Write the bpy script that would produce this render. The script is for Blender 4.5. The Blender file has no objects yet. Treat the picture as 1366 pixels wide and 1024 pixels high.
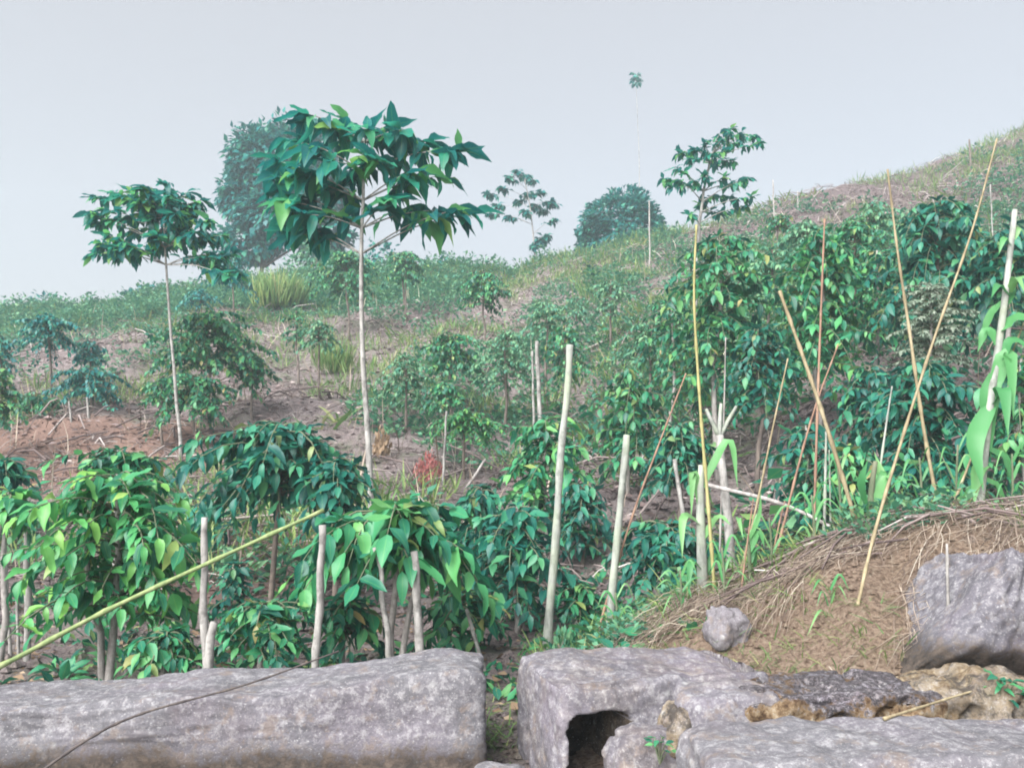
import bpy, bmesh, math, random
import numpy as np
from mathutils import Vector, Matrix, noise as mnoise

SC = bpy.context.scene
COL = SC.collection
R = math.radians
rng = random.Random(11)
nrs = np.random.RandomState(5)

# ------------------------------------------------------------------ camera, sky, sun, exposure
F = 1183.0                                   # focal length in photo pixels (photo is 1366 wide)
EYE = 1.4
PITCH = math.atan(138 / F)
cam_d = bpy.data.cameras.new('camera')
cam = bpy.data.objects.new('camera', cam_d)
COL.objects.link(cam)
cam.location = (0, 0, EYE)
cam.rotation_euler = (math.pi / 2 + PITCH, 0, 0)
cam_d.sensor_width = 36
cam_d.lens = 36 * F / 1366
cam_d.clip_end = 600
SC.camera = cam

SUN_EL, SUN_AZ = R(38), R(214)               # azimuth clockwise from +Y: light from behind left
w = bpy.data.worlds.new("World")
SC.world = w
w.use_nodes = True
nt = w.node_tree
nt.nodes.clear()
sky = nt.nodes.new('ShaderNodeTexSky')
sky.sky_type = 'NISHITA'
sky.sun_disc = False
sky.sun_elevation = SUN_EL
sky.sun_rotation = SUN_AZ
sky.dust_density = 4
mixn = nt.nodes.new('ShaderNodeMix')
mixn.data_type = 'RGBA'
mixn.inputs[0].default_value = 0.9            # thick even cloud
mixn.inputs[7].default_value = (.77, .73, .695, 1)
bg = nt.nodes.new('ShaderNodeBackground')
bg.inputs['Strength'].default_value = 0.1
out = nt.nodes.new('ShaderNodeOutputWorld')
nt.links.new(sky.outputs[0], mixn.inputs[6])
nt.links.new(mixn.outputs[2], bg.inputs[0])
nt.links.new(bg.outputs[0], out.inputs[0])

sd = bpy.data.lights.new('sun', 'SUN')
sd.energy = 1.5
sd.angle = R(58)
sd.color = (1, 0.985, 0.965)
sun = bpy.data.objects.new('sun', sd)
COL.objects.link(sun)
sdir = Vector((math.sin(SUN_AZ) * math.cos(SUN_EL), math.cos(SUN_AZ) * math.cos(SUN_EL), math.sin(SUN_EL)))
sun.rotation_euler = sdir.to_track_quat('Z', 'Y').to_euler()
sun.location = sdir * 60

vs = SC.view_settings
vs.view_transform = 'Standard'
vs.look = 'None'
vs.gamma = 1
vs.exposure = 2.9
vs.use_curve_mapping = False
SC.render.engine = 'CYCLES'
SC.cycles.use_denoising = True
SC.cycles.filter_width = 1.9
SC.cycles.max_bounces = 6
SC.cycles.volume_bounces = 1
SC.cycles.transparent_max_bounces = 8

# ------------------------------------------------------------------ maths: noise, terrain, placing
def vnoise(x, y, s=0):
    x = np.asarray(x, float); y = np.asarray(y, float)
    xi = np.floor(x); yi = np.floor(y)
    fx = x - xi; fy = y - yi
    fx = fx * fx * (3 - 2 * fx); fy = fy * fy * (3 - 2 * fy)
    def h(a, b):
        v = np.sin(a * 127.1 + b * 311.7 + s * 74.7) * 43758.5453
        return v - np.floor(v)
    return (h(xi, yi) * (1 - fx) + h(xi + 1, yi) * fx) * (1 - fy) + (h(xi, yi + 1) * (1 - fx) + h(xi + 1, yi + 1) * fx) * fy

def fbm(x, y, s=0, o=4):
    a, t, n = 1.0, 0.0, 0.0
    for i in range(o):
        t = t + a * vnoise(np.asarray(x) * 2 ** i, np.asarray(y) * 2 ** i, s + i * 3.1)
        n += a; a *= .5
    return t / n - .5

def sstep(a, b, x):
    t = np.clip((np.asarray(x, float) - a) / (b - a), 0, 1)
    return t * t * (3 - 2 * t)

RX = [-120, -40, -23, -18, -10, -4, 0, 4, 10.7, 17.5, 23, 35, 60, 120]
RH = [8, 8.4, 9.2, 9.7, 11.0, 11.4, 11.3, 12.0, 13.6, 15.6, 17.6, 22, 27, 30]
def zt(x, y):
    x = np.asarray(x, float); y = np.asarray(y, float)
    H = np.interp(x, RX, RH)
    t = np.clip((y - 7) / 33, 0, 1.0)
    ex = 1.3 - .36 * sstep(0, 8, x)
    p = np.where(t > 0, np.maximum(t, 1e-6) ** ex, 0)
    z = .12 + (H - .12) * p
    over = np.maximum(y - 40, 0)
    z = z + np.where(over > 0, .18 * over * np.exp(-over / 3) - .2 * over * (1 - np.exp(-over / 6)), 0)
    z = np.maximum(z, -4)
    far = sstep(7, 16, y)
    z = z + far * (1.1 * fbm(x * .16, y * .16, 3, 3) + .75 * fbm(x * .6, y * .6, 9, 4))
    # the bank on the right that carries the big boulder
    mx = np.interp(x, [0.0, .4, .78, 1.47, 2.0, 2.6, 4, 7, 11], [0, .08, .30, .62, .88, 1.05, 1.2, 1.0, .3])
    my = sstep(3.0, 5.4, y) ** 1.2 * (1 - .85 * sstep(5.9, 8.5, y))
    z = z + mx * my
    near = 1 - far
    z = z + near * (.10 * fbm(x * 1.3, y * 1.3, 5, 3) + (.05 + .13 * sstep(.3, 1, x)) * fbm(x * 3.3, y * 3.3, 8, 4))
    return z

cp, sp_ = math.cos(PITCH), math.sin(PITCH)
def P(px, py, Y):
    """a world point at depth Y (metres along +Y) in the direction the photo shows it"""
    cx = (px - 683) / F; cy = (512 - py) / F
    d = Vector((cx, cp - cy * sp_, sp_ + cy * cp))
    return Vector((0, 0, EYE)) + d * (Y / d.y)

def G(px, Y):
    x = (px - 683) / F * Y / (cp * 1.0) * 1.0
    x = P(px, 650, Y).x
    return Vector((x, Y, float(zt(x, Y))))

def hit(px, py, y0=3.0):
    ys = np.arange(y0, 60, .05)
    cx = (px - 683) / F; cy = (512 - py) / F
    dy = cp - cy * sp_; dz = sp_ + cy * cp
    s = ys / dy
    d = zt(cx * s, ys) - (EYE + dz * s)
    i = int(np.argmax(d > 0))
    Y = ys[i] if d[i] > 0 else 38
    return P(px, py, float(Y))

# ------------------------------------------------------------------ mesh helpers
def np_mesh(name, V, Q, mat, uv=None, smooth=True):
    V = np.asarray(V, np.float32).reshape(-1, 3); Q = np.asarray(Q, np.int32)
    me = bpy.data.meshes.new(name)
    k = Q.shape[1]
    me.vertices.add(len(V)); me.vertices.foreach_set('co', V.ravel())
    me.loops.add(Q.size); me.loops.foreach_set('vertex_index', Q.ravel())
    me.polygons.add(len(Q))
    me.polygons.foreach_set('loop_start', np.arange(0, Q.size, k, dtype=np.int32))
    me.polygons.foreach_set('use_smooth', np.full(len(Q), smooth))
    if uv is not None:
        l = me.uv_layers.new(name='UVMap')
        l.data.foreach_set('uv', np.asarray(uv, np.float32)[Q.ravel()].ravel())
    me.update(calc_edges=True); me.validate()
    if mat: me.materials.append(mat)
    return me

def link(name, me, parent=None, loc=None):
    o = bpy.data.objects.new(name, me)
    COL.objects.link(o)
    if parent: o.parent = parent
    if loc is not None: o.location = loc
    return o

def tag(o, label=None, cat=None, group=None, kind=None):
    if label: o['label'] = label
    if cat: o['category'] = cat
    if group: o['group'] = group
    if kind: o['kind'] = kind
    return o

def thing(name, loc, label, cat, group=None):
    o = bpy.data.objects.new(name, None)
    o.empty_display_size = .1
    COL.objects.link(o); o.location = loc
    return tag(o, label, cat, group)

class MB:
    def __init__(s): s.V = []; s.Q = []; s.n = 0
    def tube(s, pts, rad, sides=6, cap=True):
        pts = [Vector(p) for p in pts]; n = len(pts)
        base = s.n; u = None
        for i, p in enumerate(pts):
            t = (pts[min(i + 1, n - 1)] - pts[max(i - 1, 0)]).normalized()
            if u is None:
                u = t.orthogonal().normalized()
            u = (u - t * u.dot(t)).normalized(); v = t.cross(u)
            r = rad[i] if hasattr(rad, '__len__') else rad
            for k in range(sides):
                a = 2 * math.pi * k / sides
                s.V.append(p + (u * math.cos(a) + v * math.sin(a)) * r)
            s.n += sides
        for i in range(n - 1):
            for k in range(sides):
                a = base + i * sides + k; b = base + i * sides + (k + 1) % sides
                s.Q.append((a, b, b + sides, a + sides))
        if cap:
            for i, fl in ((0, 1), (n - 1, 0)):
                s.V.append(pts[i]); c = s.n; s.n += 1
                st = base + i * sides
                for k in range(0, sides, 2):
                    q = (st + k, st + (k + 1) % sides, st + (k + 2) % sides, c)
                    s.Q.append(q[::-1] if fl else q)
        return s
    def mesh(s, name, mat): return np_mesh(name, [tuple(v) for v in s.V], s.Q, mat)

def wob(a, b, n, amp, seed, sag=0.0):
    """points from a to b with a natural wobble"""
    a, b = Vector(a), Vector(b); L = (b - a).length
    r = random.Random(seed); o = r.uniform(0, 99)
    out_ = []
    for i in range(n):
        t = i / (n - 1)
        e = min(1, 4 * t * (1 - t) + .0)
        dv = Vector((mnoise.noise((t * 3, o, 1.3)), mnoise.noise((t * 3, o, 7.1)), .3 * mnoise.noise((t * 3, o, 4.4))))
        out_.append(a.lerp(b, t) + dv * amp * L * e - Vector((0, 0, sag * L * 4 * t * (1 - t))))
    return out_

def polyline(pts, n):
    """resample a polyline smoothly (Catmull-Rom)"""
    pts = [Vector(p) for p in pts]
    if len(pts) == 2: return [pts[0].lerp(pts[1], i / (n - 1)) for i in range(n)]
    P_ = [pts[0] * 2 - pts[1]] + pts + [pts[-1] * 2 - pts[-2]]
    res = []
    m = len(pts) - 1
    for i in range(n):
        t = i / (n - 1) * m; k = min(int(t), m - 1); u = t - k
        a, b, c, d = P_[k:k + 4]
        res.append(.5 * ((2 * b) + (c - a) * u + (2 * a - 5 * b + 4 * c - d) * u * u + (3 * b - a - 3 * c + d) * u ** 3))
    return res

# ------------------------------------------------------------------ materials
class M:
    def __init__(s, name):
        s.m = bpy.data.materials.new(name); s.m.use_nodes = True
        s.t = s.m.node_tree; s.b = s.t.nodes['Principled BSDF']
        s.o = s.t.nodes['Material Output']
    def n(s, t, **kw):
        x = s.t.nodes.new('ShaderNode' + t)
        for k, v in kw.items(): setattr(x, k, v)
        return x
    def l(s, a, b): s.t.links.new(a, b)
    def val(s, x, v):
        if hasattr(v, 'is_linked') or hasattr(v, 'links'): s.l(v, x)
        else: x.default_value = v
    def math(s, op, a, b=0.0, clamp=False):
        x = s.n('Math', operation=op); x.use_clamp = clamp
        s.val(x.inputs[0], a); s.val(x.inputs[1], b); return x.outputs[0]
    def mix(s, f, a, b):
        x = s.n('Mix', data_type='RGBA')
        s.val(x.inputs[0], f)
        for i, v in ((6, a), (7, b)):
            if isinstance(v, tuple): x.inputs[i].default_value = (*v[:3], 1)
            else: s.l(v, x.inputs[i])
        return x.outputs[2]
    def noise(s, co, sc, det=5, rough=.6, out=0):
        x = s.n('TexNoise'); x.inputs['Scale'].default_value = sc; x.inputs['Detail'].default_value = det
        x.inputs['Roughness'].default_value = rough
        s.l(co, x.inputs['Vector']); return x.outputs[out]
    def ramp(s, f, stops, interp='LINEAR'):
        x = s.n('ValToRGB'); r = x.color_ramp; r.interpolation = interp
        while len(r.elements) < len(stops): r.elements.new(.5)
        for e, (p, c) in zip(r.elements, stops):
            e.position = p; e.color = (*c, 1) if isinstance(c, tuple) else (c, c, c, 1)
        s.l(f, x.inputs[0]); return x.outputs[0]
    def co(s, k='Object'): return s.n('TexCoord').outputs[k]
    def bump(s, h, strength=.5, dist=.02):
        x = s.n('Bump'); x.inputs['Strength'].default_value = strength; x.inputs['Distance'].default_value = dist
        s.l(h, x.inputs['Height']); s.l(x.outputs[0], s.b.inputs['Normal']); return x.outputs[0]

def leaf_mat(name, stops, rough=.42, trans=.30, veins=True, spec=.42):
    k = M(name)
    oi = k.n('ObjectInfo').outputs['Random']; ge = k.n('NewGeometry')
    r = k.math('FRACT', k.math('ADD', k.math('MULTIPLY', oi, 3.7), ge.outputs['Random Per Island']))
    c = k.ramp(r, stops)
    # patchy tone over the plant
    n2 = k.noise(ge.outputs['Position'], 2.2, 2)
    c = k.mix(k.math('MULTIPLY', k.ramp(n2, [(.35, 0.0), (.7, 1.0)]), .35), c, stops[0][1])
    if veins:
        uv = k.n('UVMap').outputs[0]
        sx = k.n('SeparateXYZ'); k.l(uv, sx.inputs[0])
        u = k.math('ABSOLUTE', k.math('SUBTRACT', sx.outputs[0], .5))
        mid = k.math('LESS_THAN', u, .028)
        wv = k.math('FRACT', k.math('ADD', k.math('MULTIPLY', sx.outputs[1], 8.0), k.math('MULTIPLY', u, -5.0)))
        vein = k.math('LESS_THAN', wv, .14)
        f = k.math('MAXIMUM', k.math('MULTIPLY', mid, .35), k.math('MULTIPLY', vein, .13))
        c = k.mix(f, c, stops[-2][1])
    k.l(c, k.b.inputs['Base Color'])
    k.b.inputs['Roughness'].default_value = rough
    k.b.inputs['Specular IOR Level'].default_value = spec
    tr = k.n('BsdfTranslucent'); k.l(c, tr.inputs[0])
    ms = k.n('MixShader'); ms.inputs[0].default_value = trans
    k.l(k.b.outputs[0], ms.inputs[1]); k.l(tr.outputs[0], ms.inputs[2]); k.l(ms.outputs[0], k.o.inputs[0])
    return k.m

L_COFFEE = leaf_mat('coffee_leaf', [(0, (.006, .08, .065)), (.35, (.014, .165, .10)), (.7, (.045, .29, .125)), (.94, (.13, .37, .12)), (.98, (.26, .36, .11)), (1, (.36, .27, .12))])
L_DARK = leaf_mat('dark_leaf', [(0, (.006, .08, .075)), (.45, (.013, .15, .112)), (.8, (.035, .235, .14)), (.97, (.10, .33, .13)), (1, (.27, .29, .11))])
L_FRESH = leaf_mat('fresh_coffee_leaf', [(0, (.008, .10, .07)), (.35, (.022, .20, .11)), (.7, (.065, .33, .13)), (.96, (.17, .43, .12)), (1, (.34, .36, .12))])
L_LIGHT = leaf_mat('light_leaf', [(0, (.012, .12, .07)), (.4, (.036, .245, .11)), (.8, (.10, .38, .11)), (.98, (.22, .48, .10)), (1, (.36, .40, .13))])
L_TALL = leaf_mat('tall_tree_leaf', [(0, (.005, .12, .13)), (.45, (.012, .20, .185)), (.75, (.03, .30, .19)), (.95, (.15, .45, .12)), (1, (.26, .45, .11))], trans=.5)
L_FAR = leaf_mat('far_leaf', [(0, (.005, .11, .12)), (.55, (.012, .19, .18)), (1, (.06, .31, .19))], veins=False)
L_MAIZE = leaf_mat('maize_leaf', [(0, (.06, .24, .09)), (.6, (.11, .34, .12)), (1, (.24, .45, .18))], veins=False, trans=.35)
L_GRASS = leaf_mat('grass_blade', [(0, (.08, .19, .06)), (.5, (.16, .28, .08)), (.8, (.27, .35, .11)), (1, (.40, .38, .20))], veins=False, rough=.6)
L_WEED = leaf_mat('weed_leaf', [(0, (.035, .17, .115)), (.5, (.09, .27, .16)), (1, (.21, .39, .19))], veins=False, rough=.55)
L_STRAW = leaf_mat('straw', [(0, (.13, .095, .08)), (.4, (.30, .235, .19)), (.8, (.50, .42, .34)), (1, (.68, .62, .52))], veins=False, rough=.8, trans=.05)
L_TWIG = leaf_mat('dead_twig', [(0, (.07, .05, .05)), (.45, (.17, .13, .125)), (.85, (.30, .25, .24)), (1, (.58, .54, .52))], veins=False, rough=.85, trans=.0)
L_RED = leaf_mat('red_dead_leaf', [(0, (.24, .07, .07)), (.6, (.40, .14, .13)), (1, (.52, .25, .23))], veins=False, rough=.7)
L_BROWN = leaf_mat('brown_dead_leaf', [(0, (.20, .13, .08)), (.6, (.36, .26, .17)), (1, (.5, .38, .27))], veins=False, rough=.7)
L_LITTER = leaf_mat('dry_litter_leaf', [(0, (.09, .06, .06)), (.4, (.19, .14, .135)), (.8, (.32, .25, .24)), (1, (.52, .45, .43))], veins=False, rough=.85, trans=.0)
L_GREY = leaf_mat('grey_green_leaf', [(0, (.10, .15, .11)), (.6, (.2, .27, .2)), (1, (.36, .40, .33))], veins=False, rough=.7)

def bark_mat(name, a, b, c, scale=14, stretch=.25, green=None):
    k = M(name)
    mp = k.n('Mapping'); k.l(k.co(), mp.inputs[0]); mp.inputs['Scale'].default_value = (1, 1, stretch)
    n1 = k.noise(mp.outputs[0], scale, 6, .65)
    col = k.ramp(n1, [(.3, a), (.5, b), (.72, c)])
    n2 = k.noise(k.co(), 11, 5, .7)
    col = k.mix(k.ramp(n2, [(.5, 0.0), (.62, .7)]), col, a)
    if green: col = k.mix(k.ramp(k.noise(k.co(), 4, 2), [(.45, 0.0), (.65, .6)]), col, green)
    k.l(col, k.b.inputs['Base Color']); k.b.inputs['Roughness'].default_value = .85
    k.bump(n1, .6, .01)
    return k.m
B_PALE = bark_mat('pale_bark', (.10, .095, .09), (.25, .24, .23), (.42, .415, .395), 16, .3)
B_POST = bark_mat('pale_post_bark', (.13, .14, .125), (.25, .265, .245), (.40, .41, .385), 18, .2, (.32, .38, .26))
B_GREY = bark_mat('grey_bark', (.14, .125, .12), (.29, .27, .26), (.52, .50, .48), 14, .3)
B_BROWN = bark_mat('brown_bark', (.07, .055, .05), (.13, .105, .09), (.23, .19, .16), 18, .3)
B_STEM = bark_mat('green_stem', (.06, .10, .05), (.11, .13, .08), (.17, .16, .11), 18, .3)
B_TAN = bark_mat('dry_tan_cane', (.15, .12, .07), (.26, .215, .13), (.38, .33, .22), 22, .08)
B_YEL = bark_mat('yellow_cane', (.19, .18, .07), (.30, .28, .12), (.42, .39, .20), 22, .08)
B_REDC = bark_mat('reddish_cane', (.15, .085, .06), (.26, .155, .11), (.38, .27, .19), 22, .08)
B_OLIVE = bark_mat('green_bamboo', (.12, .18, .07), (.21, .27, .11), (.34, .38, .20), 18, .1)
B_DARK = bark_mat('dark_stick_bark', (.035, .028, .03), (.07, .058, .056), (.14, .115, .10), 25, .2)

def ground_mat():
    k = M('hillside_soil')
    g = k.n('NewGeometry').outputs['Position']
    n1 = k.noise(g, .55, 6, .65); n2 = k.noise(g, 5, 8, .7); n3 = k.noise(g, 38, 6, .75)
    c = k.ramp(n2, [(.3, (.10, .078, .084)), (.5, (.20, .162, .175)), (.66, (.32, .278, .29))])
    c = k.mix(k.ramp(n3, [(.42, 0.0), (.62, .75)]), c, (.40, .34, .31))
    c = k.mix(k.ramp(n3, [(.33, .8), (.45, 0.0)]), c, (.075, .055, .05))
    # low green growth
    c = k.mix(k.math('MULTIPLY', k.ramp(n1, [(.5, 0.0), (.62, 1.0)]), k.ramp(k.noise(g, 9, 4), [(.4, .15), (.6, .75)])), c, (.085, .13, .055))
    sx = k.n('SeparateXYZ'); k.l(g, sx.inputs[0])
    # bare reddish soil patches
    def patch(cx, cy, rx, ry, col, cc, amt=.8):
        a = k.math('DIVIDE', k.math('SUBTRACT', sx.outputs[0], cx), rx)
        b = k.math('DIVIDE', k.math('SUBTRACT', sx.outputs[1], cy), ry)
        d = k.math('ADD', k.math('MULTIPLY', a, a), k.math('MULTIPLY', b, b))
        d = k.math('ADD', d, k.math('MULTIPLY', k.math('SUBTRACT', n2, .5), 1.8))
        d = k.math('ADD', d, k.math('MULTIPLY', k.math('SUBTRACT', n1, .5), 1.6))
        f = k.math('MULTIPLY', k.ramp(d, [(.55, 1.0), (1.0, 0.0)]), amt)
        return k.mix(f, cc, col)
    c = patch(-8.2, 15.5, 4.2, 2.6, (.30, .185, .145), c)
    c = patch(-2.9, 10, 1.3, 1.7, (.29, .19, .16), c, .7)
    c = patch(1.9, 4.6, 1.9, 1.7, k.ramp(n3, [(.35, (.12, .085, .06)), (.5, (.31, .22, .16)), (.65, (.46, .37, .28))]), c, .9)
    c = patch(15, 37, 14, 6, (.135, .10, .105), c, .75)
    k.l(c, k.b.inputs['Base Color']); k.b.inputs['Roughness'].default_value = .95
    k.b.inputs['Specular IOR Level'].default_value = .15
    h = k.math('ADD', n2, k.math('MULTIPLY', n3, .5))
    k.bump(h, 1.0, .12)
    return k.m
GROUND = ground_mat()

def stone_mat(name, base=(.27, .262, .285), lich=.5, rust=.0, dark=.0, zdark=None, purple=.3, crust=None):
    k = M(name); g = k.n('NewGeometry').outputs['Position']
    n1 = k.noise(g, 3.2, 6, .65); n2 = k.noise(g, 22, 7, .75); n3 = k.noise(g, 90, 4, .8)
    b = base
    c = k.ramp(n1, [(.3, tuple(v * .72 for v in b)), (.55, b), (.75, tuple(min(1, v * 1.28) for v in b))])
    c = k.mix(k.math('MULTIPLY', k.ramp(k.noise(g, 1.7, 3), [(.45, 0.0), (.62, 1.0)]), purple), c, (.20, .17, .215))
    c = k.mix(k.ramp(n2, [(.5, 0.0), (.60, lich)]), c, (.33, .325, .34))
    c = k.mix(k.ramp(n2, [(.36, .5), (.46, 0.0)]), c, tuple(v * .5 for v in b))
    c = k.mix(k.ramp(n3, [(.55, 0.0), (.62, .6)]), c, (.10, .09, .10))
    c = k.mix(k.ramp(n3, [(.33, .75), (.41, 0.0)]), c, (.47, .47, .48))
    st = k.noise(g, 2.3, 7, .7)
    c = k.mix(k.ramp(st, [(.54, 0.0), (.68, .45)]), c, (.12, .10, .11))
    c = k.mix(k.math('MULTIPLY', k.ramp(k.noise(g, 7.5, 6, .75), [(.55, 0.0), (.63, .8)]), .6), c, (.20, .155, .125))
    v = k.n('TexVoronoi'); v.inputs['Scale'].default_value = 13; k.l(g, v.inputs['Vector'])
    c = k.mix(k.math('MULTIPLY', k.ramp(v.outputs[0], [(.1, 1.0), (.24, 0.0)]), k.ramp(n1, [(.5, 0.0), (.6, .5)])), c, (.42, .43, .43))
    if rust:
        c = k.mix(k.math('MULTIPLY', k.ramp(k.noise(g, 5, 5, .7), [(.46, 0.0), (.56, 1.0)]), rust), c, k.ramp(n2, [(.35, (.07, .045, .025)), (.5, (.15, .11, .068)), (.65, (.33, .28, .19))]))
    if dark:
        c = k.mix(k.math('MULTIPLY', k.ramp(k.noise(g, 6.5, 6, .75), [(.5, 0.0), (.58, 1.0)]), dark), c, (.028, .026, .026))
    if crust:                                   # ochre crust low down, black crust above it, ragged edges
        sx = k.n('SeparateXYZ'); k.l(g, sx.inputs[0])
        z_ = k.math('ADD', sx.outputs[2], k.math('MULTIPLY', k.math('SUBTRACT', n1, .5), .30))
        z_ = k.math('ADD', z_, k.math('MULTIPLY', k.math('SUBTRACT', n2, .5), .38))
        blk = k.ramp(k.math('MULTIPLY', k.math('ABSOLUTE', k.math('SUBTRACT', z_, crust[1])), 1 / .10), [(.75, .97), (1.0, 0.0)])
        blk = k.math('MULTIPLY', blk, k.ramp(k.noise(g, 34, 5, .8), [(.42, 0.0), (.50, 1.0)]))
        c = k.mix(blk, c, k.ramp(n3, [(.45, (.025, .023, .026)), (.6, (.10, .09, .10))]))
        och = k.ramp(k.math('MULTIPLY', k.math('SUBTRACT', z_, crust[0]), 8.0), [(.25, 1.0), (.5, 0.0)])
        c = k.mix(och, c, k.ramp(n2, [(.38, (.05, .03, .018)), (.5, (.16, .11, .065)), (.62, (.34, .29, .21))]))
    if zdark is not None:                       # dark brown to black below a set height, ragged edge
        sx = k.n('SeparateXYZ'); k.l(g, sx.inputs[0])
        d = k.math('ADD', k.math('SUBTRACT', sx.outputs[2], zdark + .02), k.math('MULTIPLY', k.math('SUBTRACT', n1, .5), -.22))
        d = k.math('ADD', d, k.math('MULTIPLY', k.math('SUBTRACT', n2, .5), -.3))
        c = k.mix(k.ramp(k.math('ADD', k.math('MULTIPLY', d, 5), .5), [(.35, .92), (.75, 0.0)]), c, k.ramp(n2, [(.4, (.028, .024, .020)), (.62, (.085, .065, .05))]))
    k.l(c, k.b.inputs['Base Color']); k.b.inputs['Roughness'].default_value = .92
    k.b.inputs['Specular IOR Level'].default_value = .2
    h = k.math('ADD', k.math('MULTIPLY', n1, .8), k.math('ADD', k.math('MULTIPLY', n2, .5), k.math('MULTIPLY', n3, .2)))
    k.bump(h, .6, .035)
    return k.m

# ------------------------------------------------------------------ the hillside
def axis(lo, hi, dense_lo, dense_hi, d0, grow, dmax):
    a = [dense_lo]
    while a[-1] < dense_hi: a.append(a[-1] + d0)
    d = d0
    while a[-1] < hi: d = min(d * grow, dmax); a.append(a[-1] + d)
    b = [dense_lo]; d = d0
    while b[-1] > lo: d = min(d * grow, dmax); b.append(b[-1] - d)
    return np.array(b[:0:-1] + a)
gx = axis(-75, 75, -5, 6, .07, 1.05, 1.2)
gy = axis(-20, 95, 2.5, 9, .07, 1.025, 1.0)
X, Y = np.meshgrid(gx, gy)
Z = zt(X, Y)
Z += (.05 + .22 * sstep(9, 14, Y)) * fbm(X * 2.2, Y * 2.2, 21, 3)
V = np.stack([X, Y, Z], -1).reshape(-1, 3)
nx, ny = len(gx), len(gy)
I = np.arange(nx * ny).reshape(ny, nx)
Q = np.stack([I[:-1, :-1], I[:-1, 1:], I[1:, 1:], I[1:, :-1]], -1).reshape(-1, 4)
tag(link('hillside', np_mesh('hillside', V, Q, GROUND)), kind='structure')

# ------------------------------------------------------------------ leaf templates
def leaf_tpl(n, wid, droop, fold, tip=1.6, peti=.0):
    """leaf along +X, length 1: three verts per row, folded along the midrib, curving down"""
    V, uv = [], []
    x, z, ang = 0.0, 0.0, 0.0
    for i in range(n + 1):
        t = i / n
        wd = wid * .5 * (math.sin(math.pi * min(1, t ** .85)) ** .8) * (1 - .35 * t ** tip) if 0 < t < 1 else (.012 if t == 0 else .004)
        wv = .10 * wid * math.sin(t * 11 + wid * 20)
        V += [(x, -wd, z + fold * wd + wv * (0 < t < 1)), (x, 0, z), (x, wd, z + fold * wd - wv * (0 < t < 1))]
        uv += [(0, t), (.5, t), (1, t)]
        ang = -droop * (t + .5 / n)
        x += math.cos(ang) / n; z += math.sin(ang) / n
    Q = []
    for i in range(n):
        a = i * 3
        Q += [(a, a + 3, a + 4, a + 1), (a + 1, a + 4, a + 5, a + 2)]
    return np.array(V, float), np.array(Q), np.array(uv, float)

TPL = {
    'near': [leaf_tpl(6, w_, d, f) for w_, d, f in ((.42, .6, .35), (.36, 1.0, .25), (.46, .35, .45), (.34, 1.35, .3), (.40, -.25, .3), (.43, .8, .6))],
    'mid': [leaf_tpl(4, w_, d, f) for w_, d, f in ((.46, .6, .35), (.38, 1.1, .25), (.5, .35, .4), (.42, -.2, .3))],
    'far': [leaf_tpl(2, w_, d, f) for w_, d, f in ((.6, .5, .3), (.55, .9, .2))],
    'blade': [leaf_tpl(4, w_, d, f) for w_, d, f in ((.05, .9, .2), (.04, 1.6, .2), (.045, .4, .2))],
    'strap': [leaf_tpl(9, w_, d, f) for w_, d, f in ((.17, 1.5, .3), (.15, 2.2, .3), (.18, 1.0, .25))],
    'sliver': [(np.array([(0, 0, 0), (.35, -w_, .03), (1, 0, .02 - c_), (.35, w_, .03)], float), np.array([(0, 1, 2, 3)]), np.array([(.5, 0), (0, .5), (.5, 1), (1, .5)], float)) for w_, c_ in ((.03, .0), (.025, .25), (.035, .1))],
    'tiny': [(np.array([(0, 0, 0), (.45, -w_, .06), (1, 0, -.12), (.45, w_, .06)], float), np.array([(0, 1, 2, 3)]), np.array([(.5, 0), (0, .5), (.5, 1), (1, .5)], float)) for w_ in (.28, .22, .34)],
}
def orient(p, d, up, scale, roll=0.0):
    d = Vector(d).normalized(); up = Vector(up)
    z = up - d * up.dot(d)
    if z.length < 1e-4: z = d.orthogonal()
    z.normalize(); y = z.cross(d)
    if roll:
        q = Matrix.Rotation(roll, 3, d); z = q @ z; y = q @ y
    return Matrix(((d.x * scale, y.x * scale, z.x * scale, p[0]), (d.y * scale, y.y * scale, z.y * scale, p[1]),
                   (d.z * scale, y.z * scale, z.z * scale, p[2]), (0, 0, 0, 1)))

def merged(name, mats, kind, material):
    """all the leaves in mats (4x4) as one mesh, cycling through the templates"""
    A = np.array([[list(r) for r in m] for m in mats]).reshape(-1, 4, 4)
    Vs, Qs, Us, n = [], [], [], 0
    tp = TPL[kind]
    for k, (v, q, u) in enumerate(tp):
        a = A[k::len(tp)]
        if not len(a): continue
        vv = np.einsum('nij,vj->nvi', a[:, :3, :3], v) + a[:, None, :3, 3]
        Vs.append(vv.reshape(-1, 3)); Us.append(np.tile(u, (len(a), 1)))
        Qs.append((q[None] + (np.arange(len(a)) * len(v))[:, None, None]).reshape(-1, 4) + n)
        n += len(a) * len(v)
    return np_mesh(name, np.concatenate(Vs), np.concatenate(Qs), material, np.concatenate(Us))

LEAFMESH = {}
def leaf_mesh(kind, i, material):
    key = (kind, i, material.name)
    if key not in LEAFMESH:
        v, q, u = TPL[kind][i]
        LEAFMESH[key] = np_mesh('leaf', v, q, material, u)
    return LEAFMESH[key]

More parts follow.
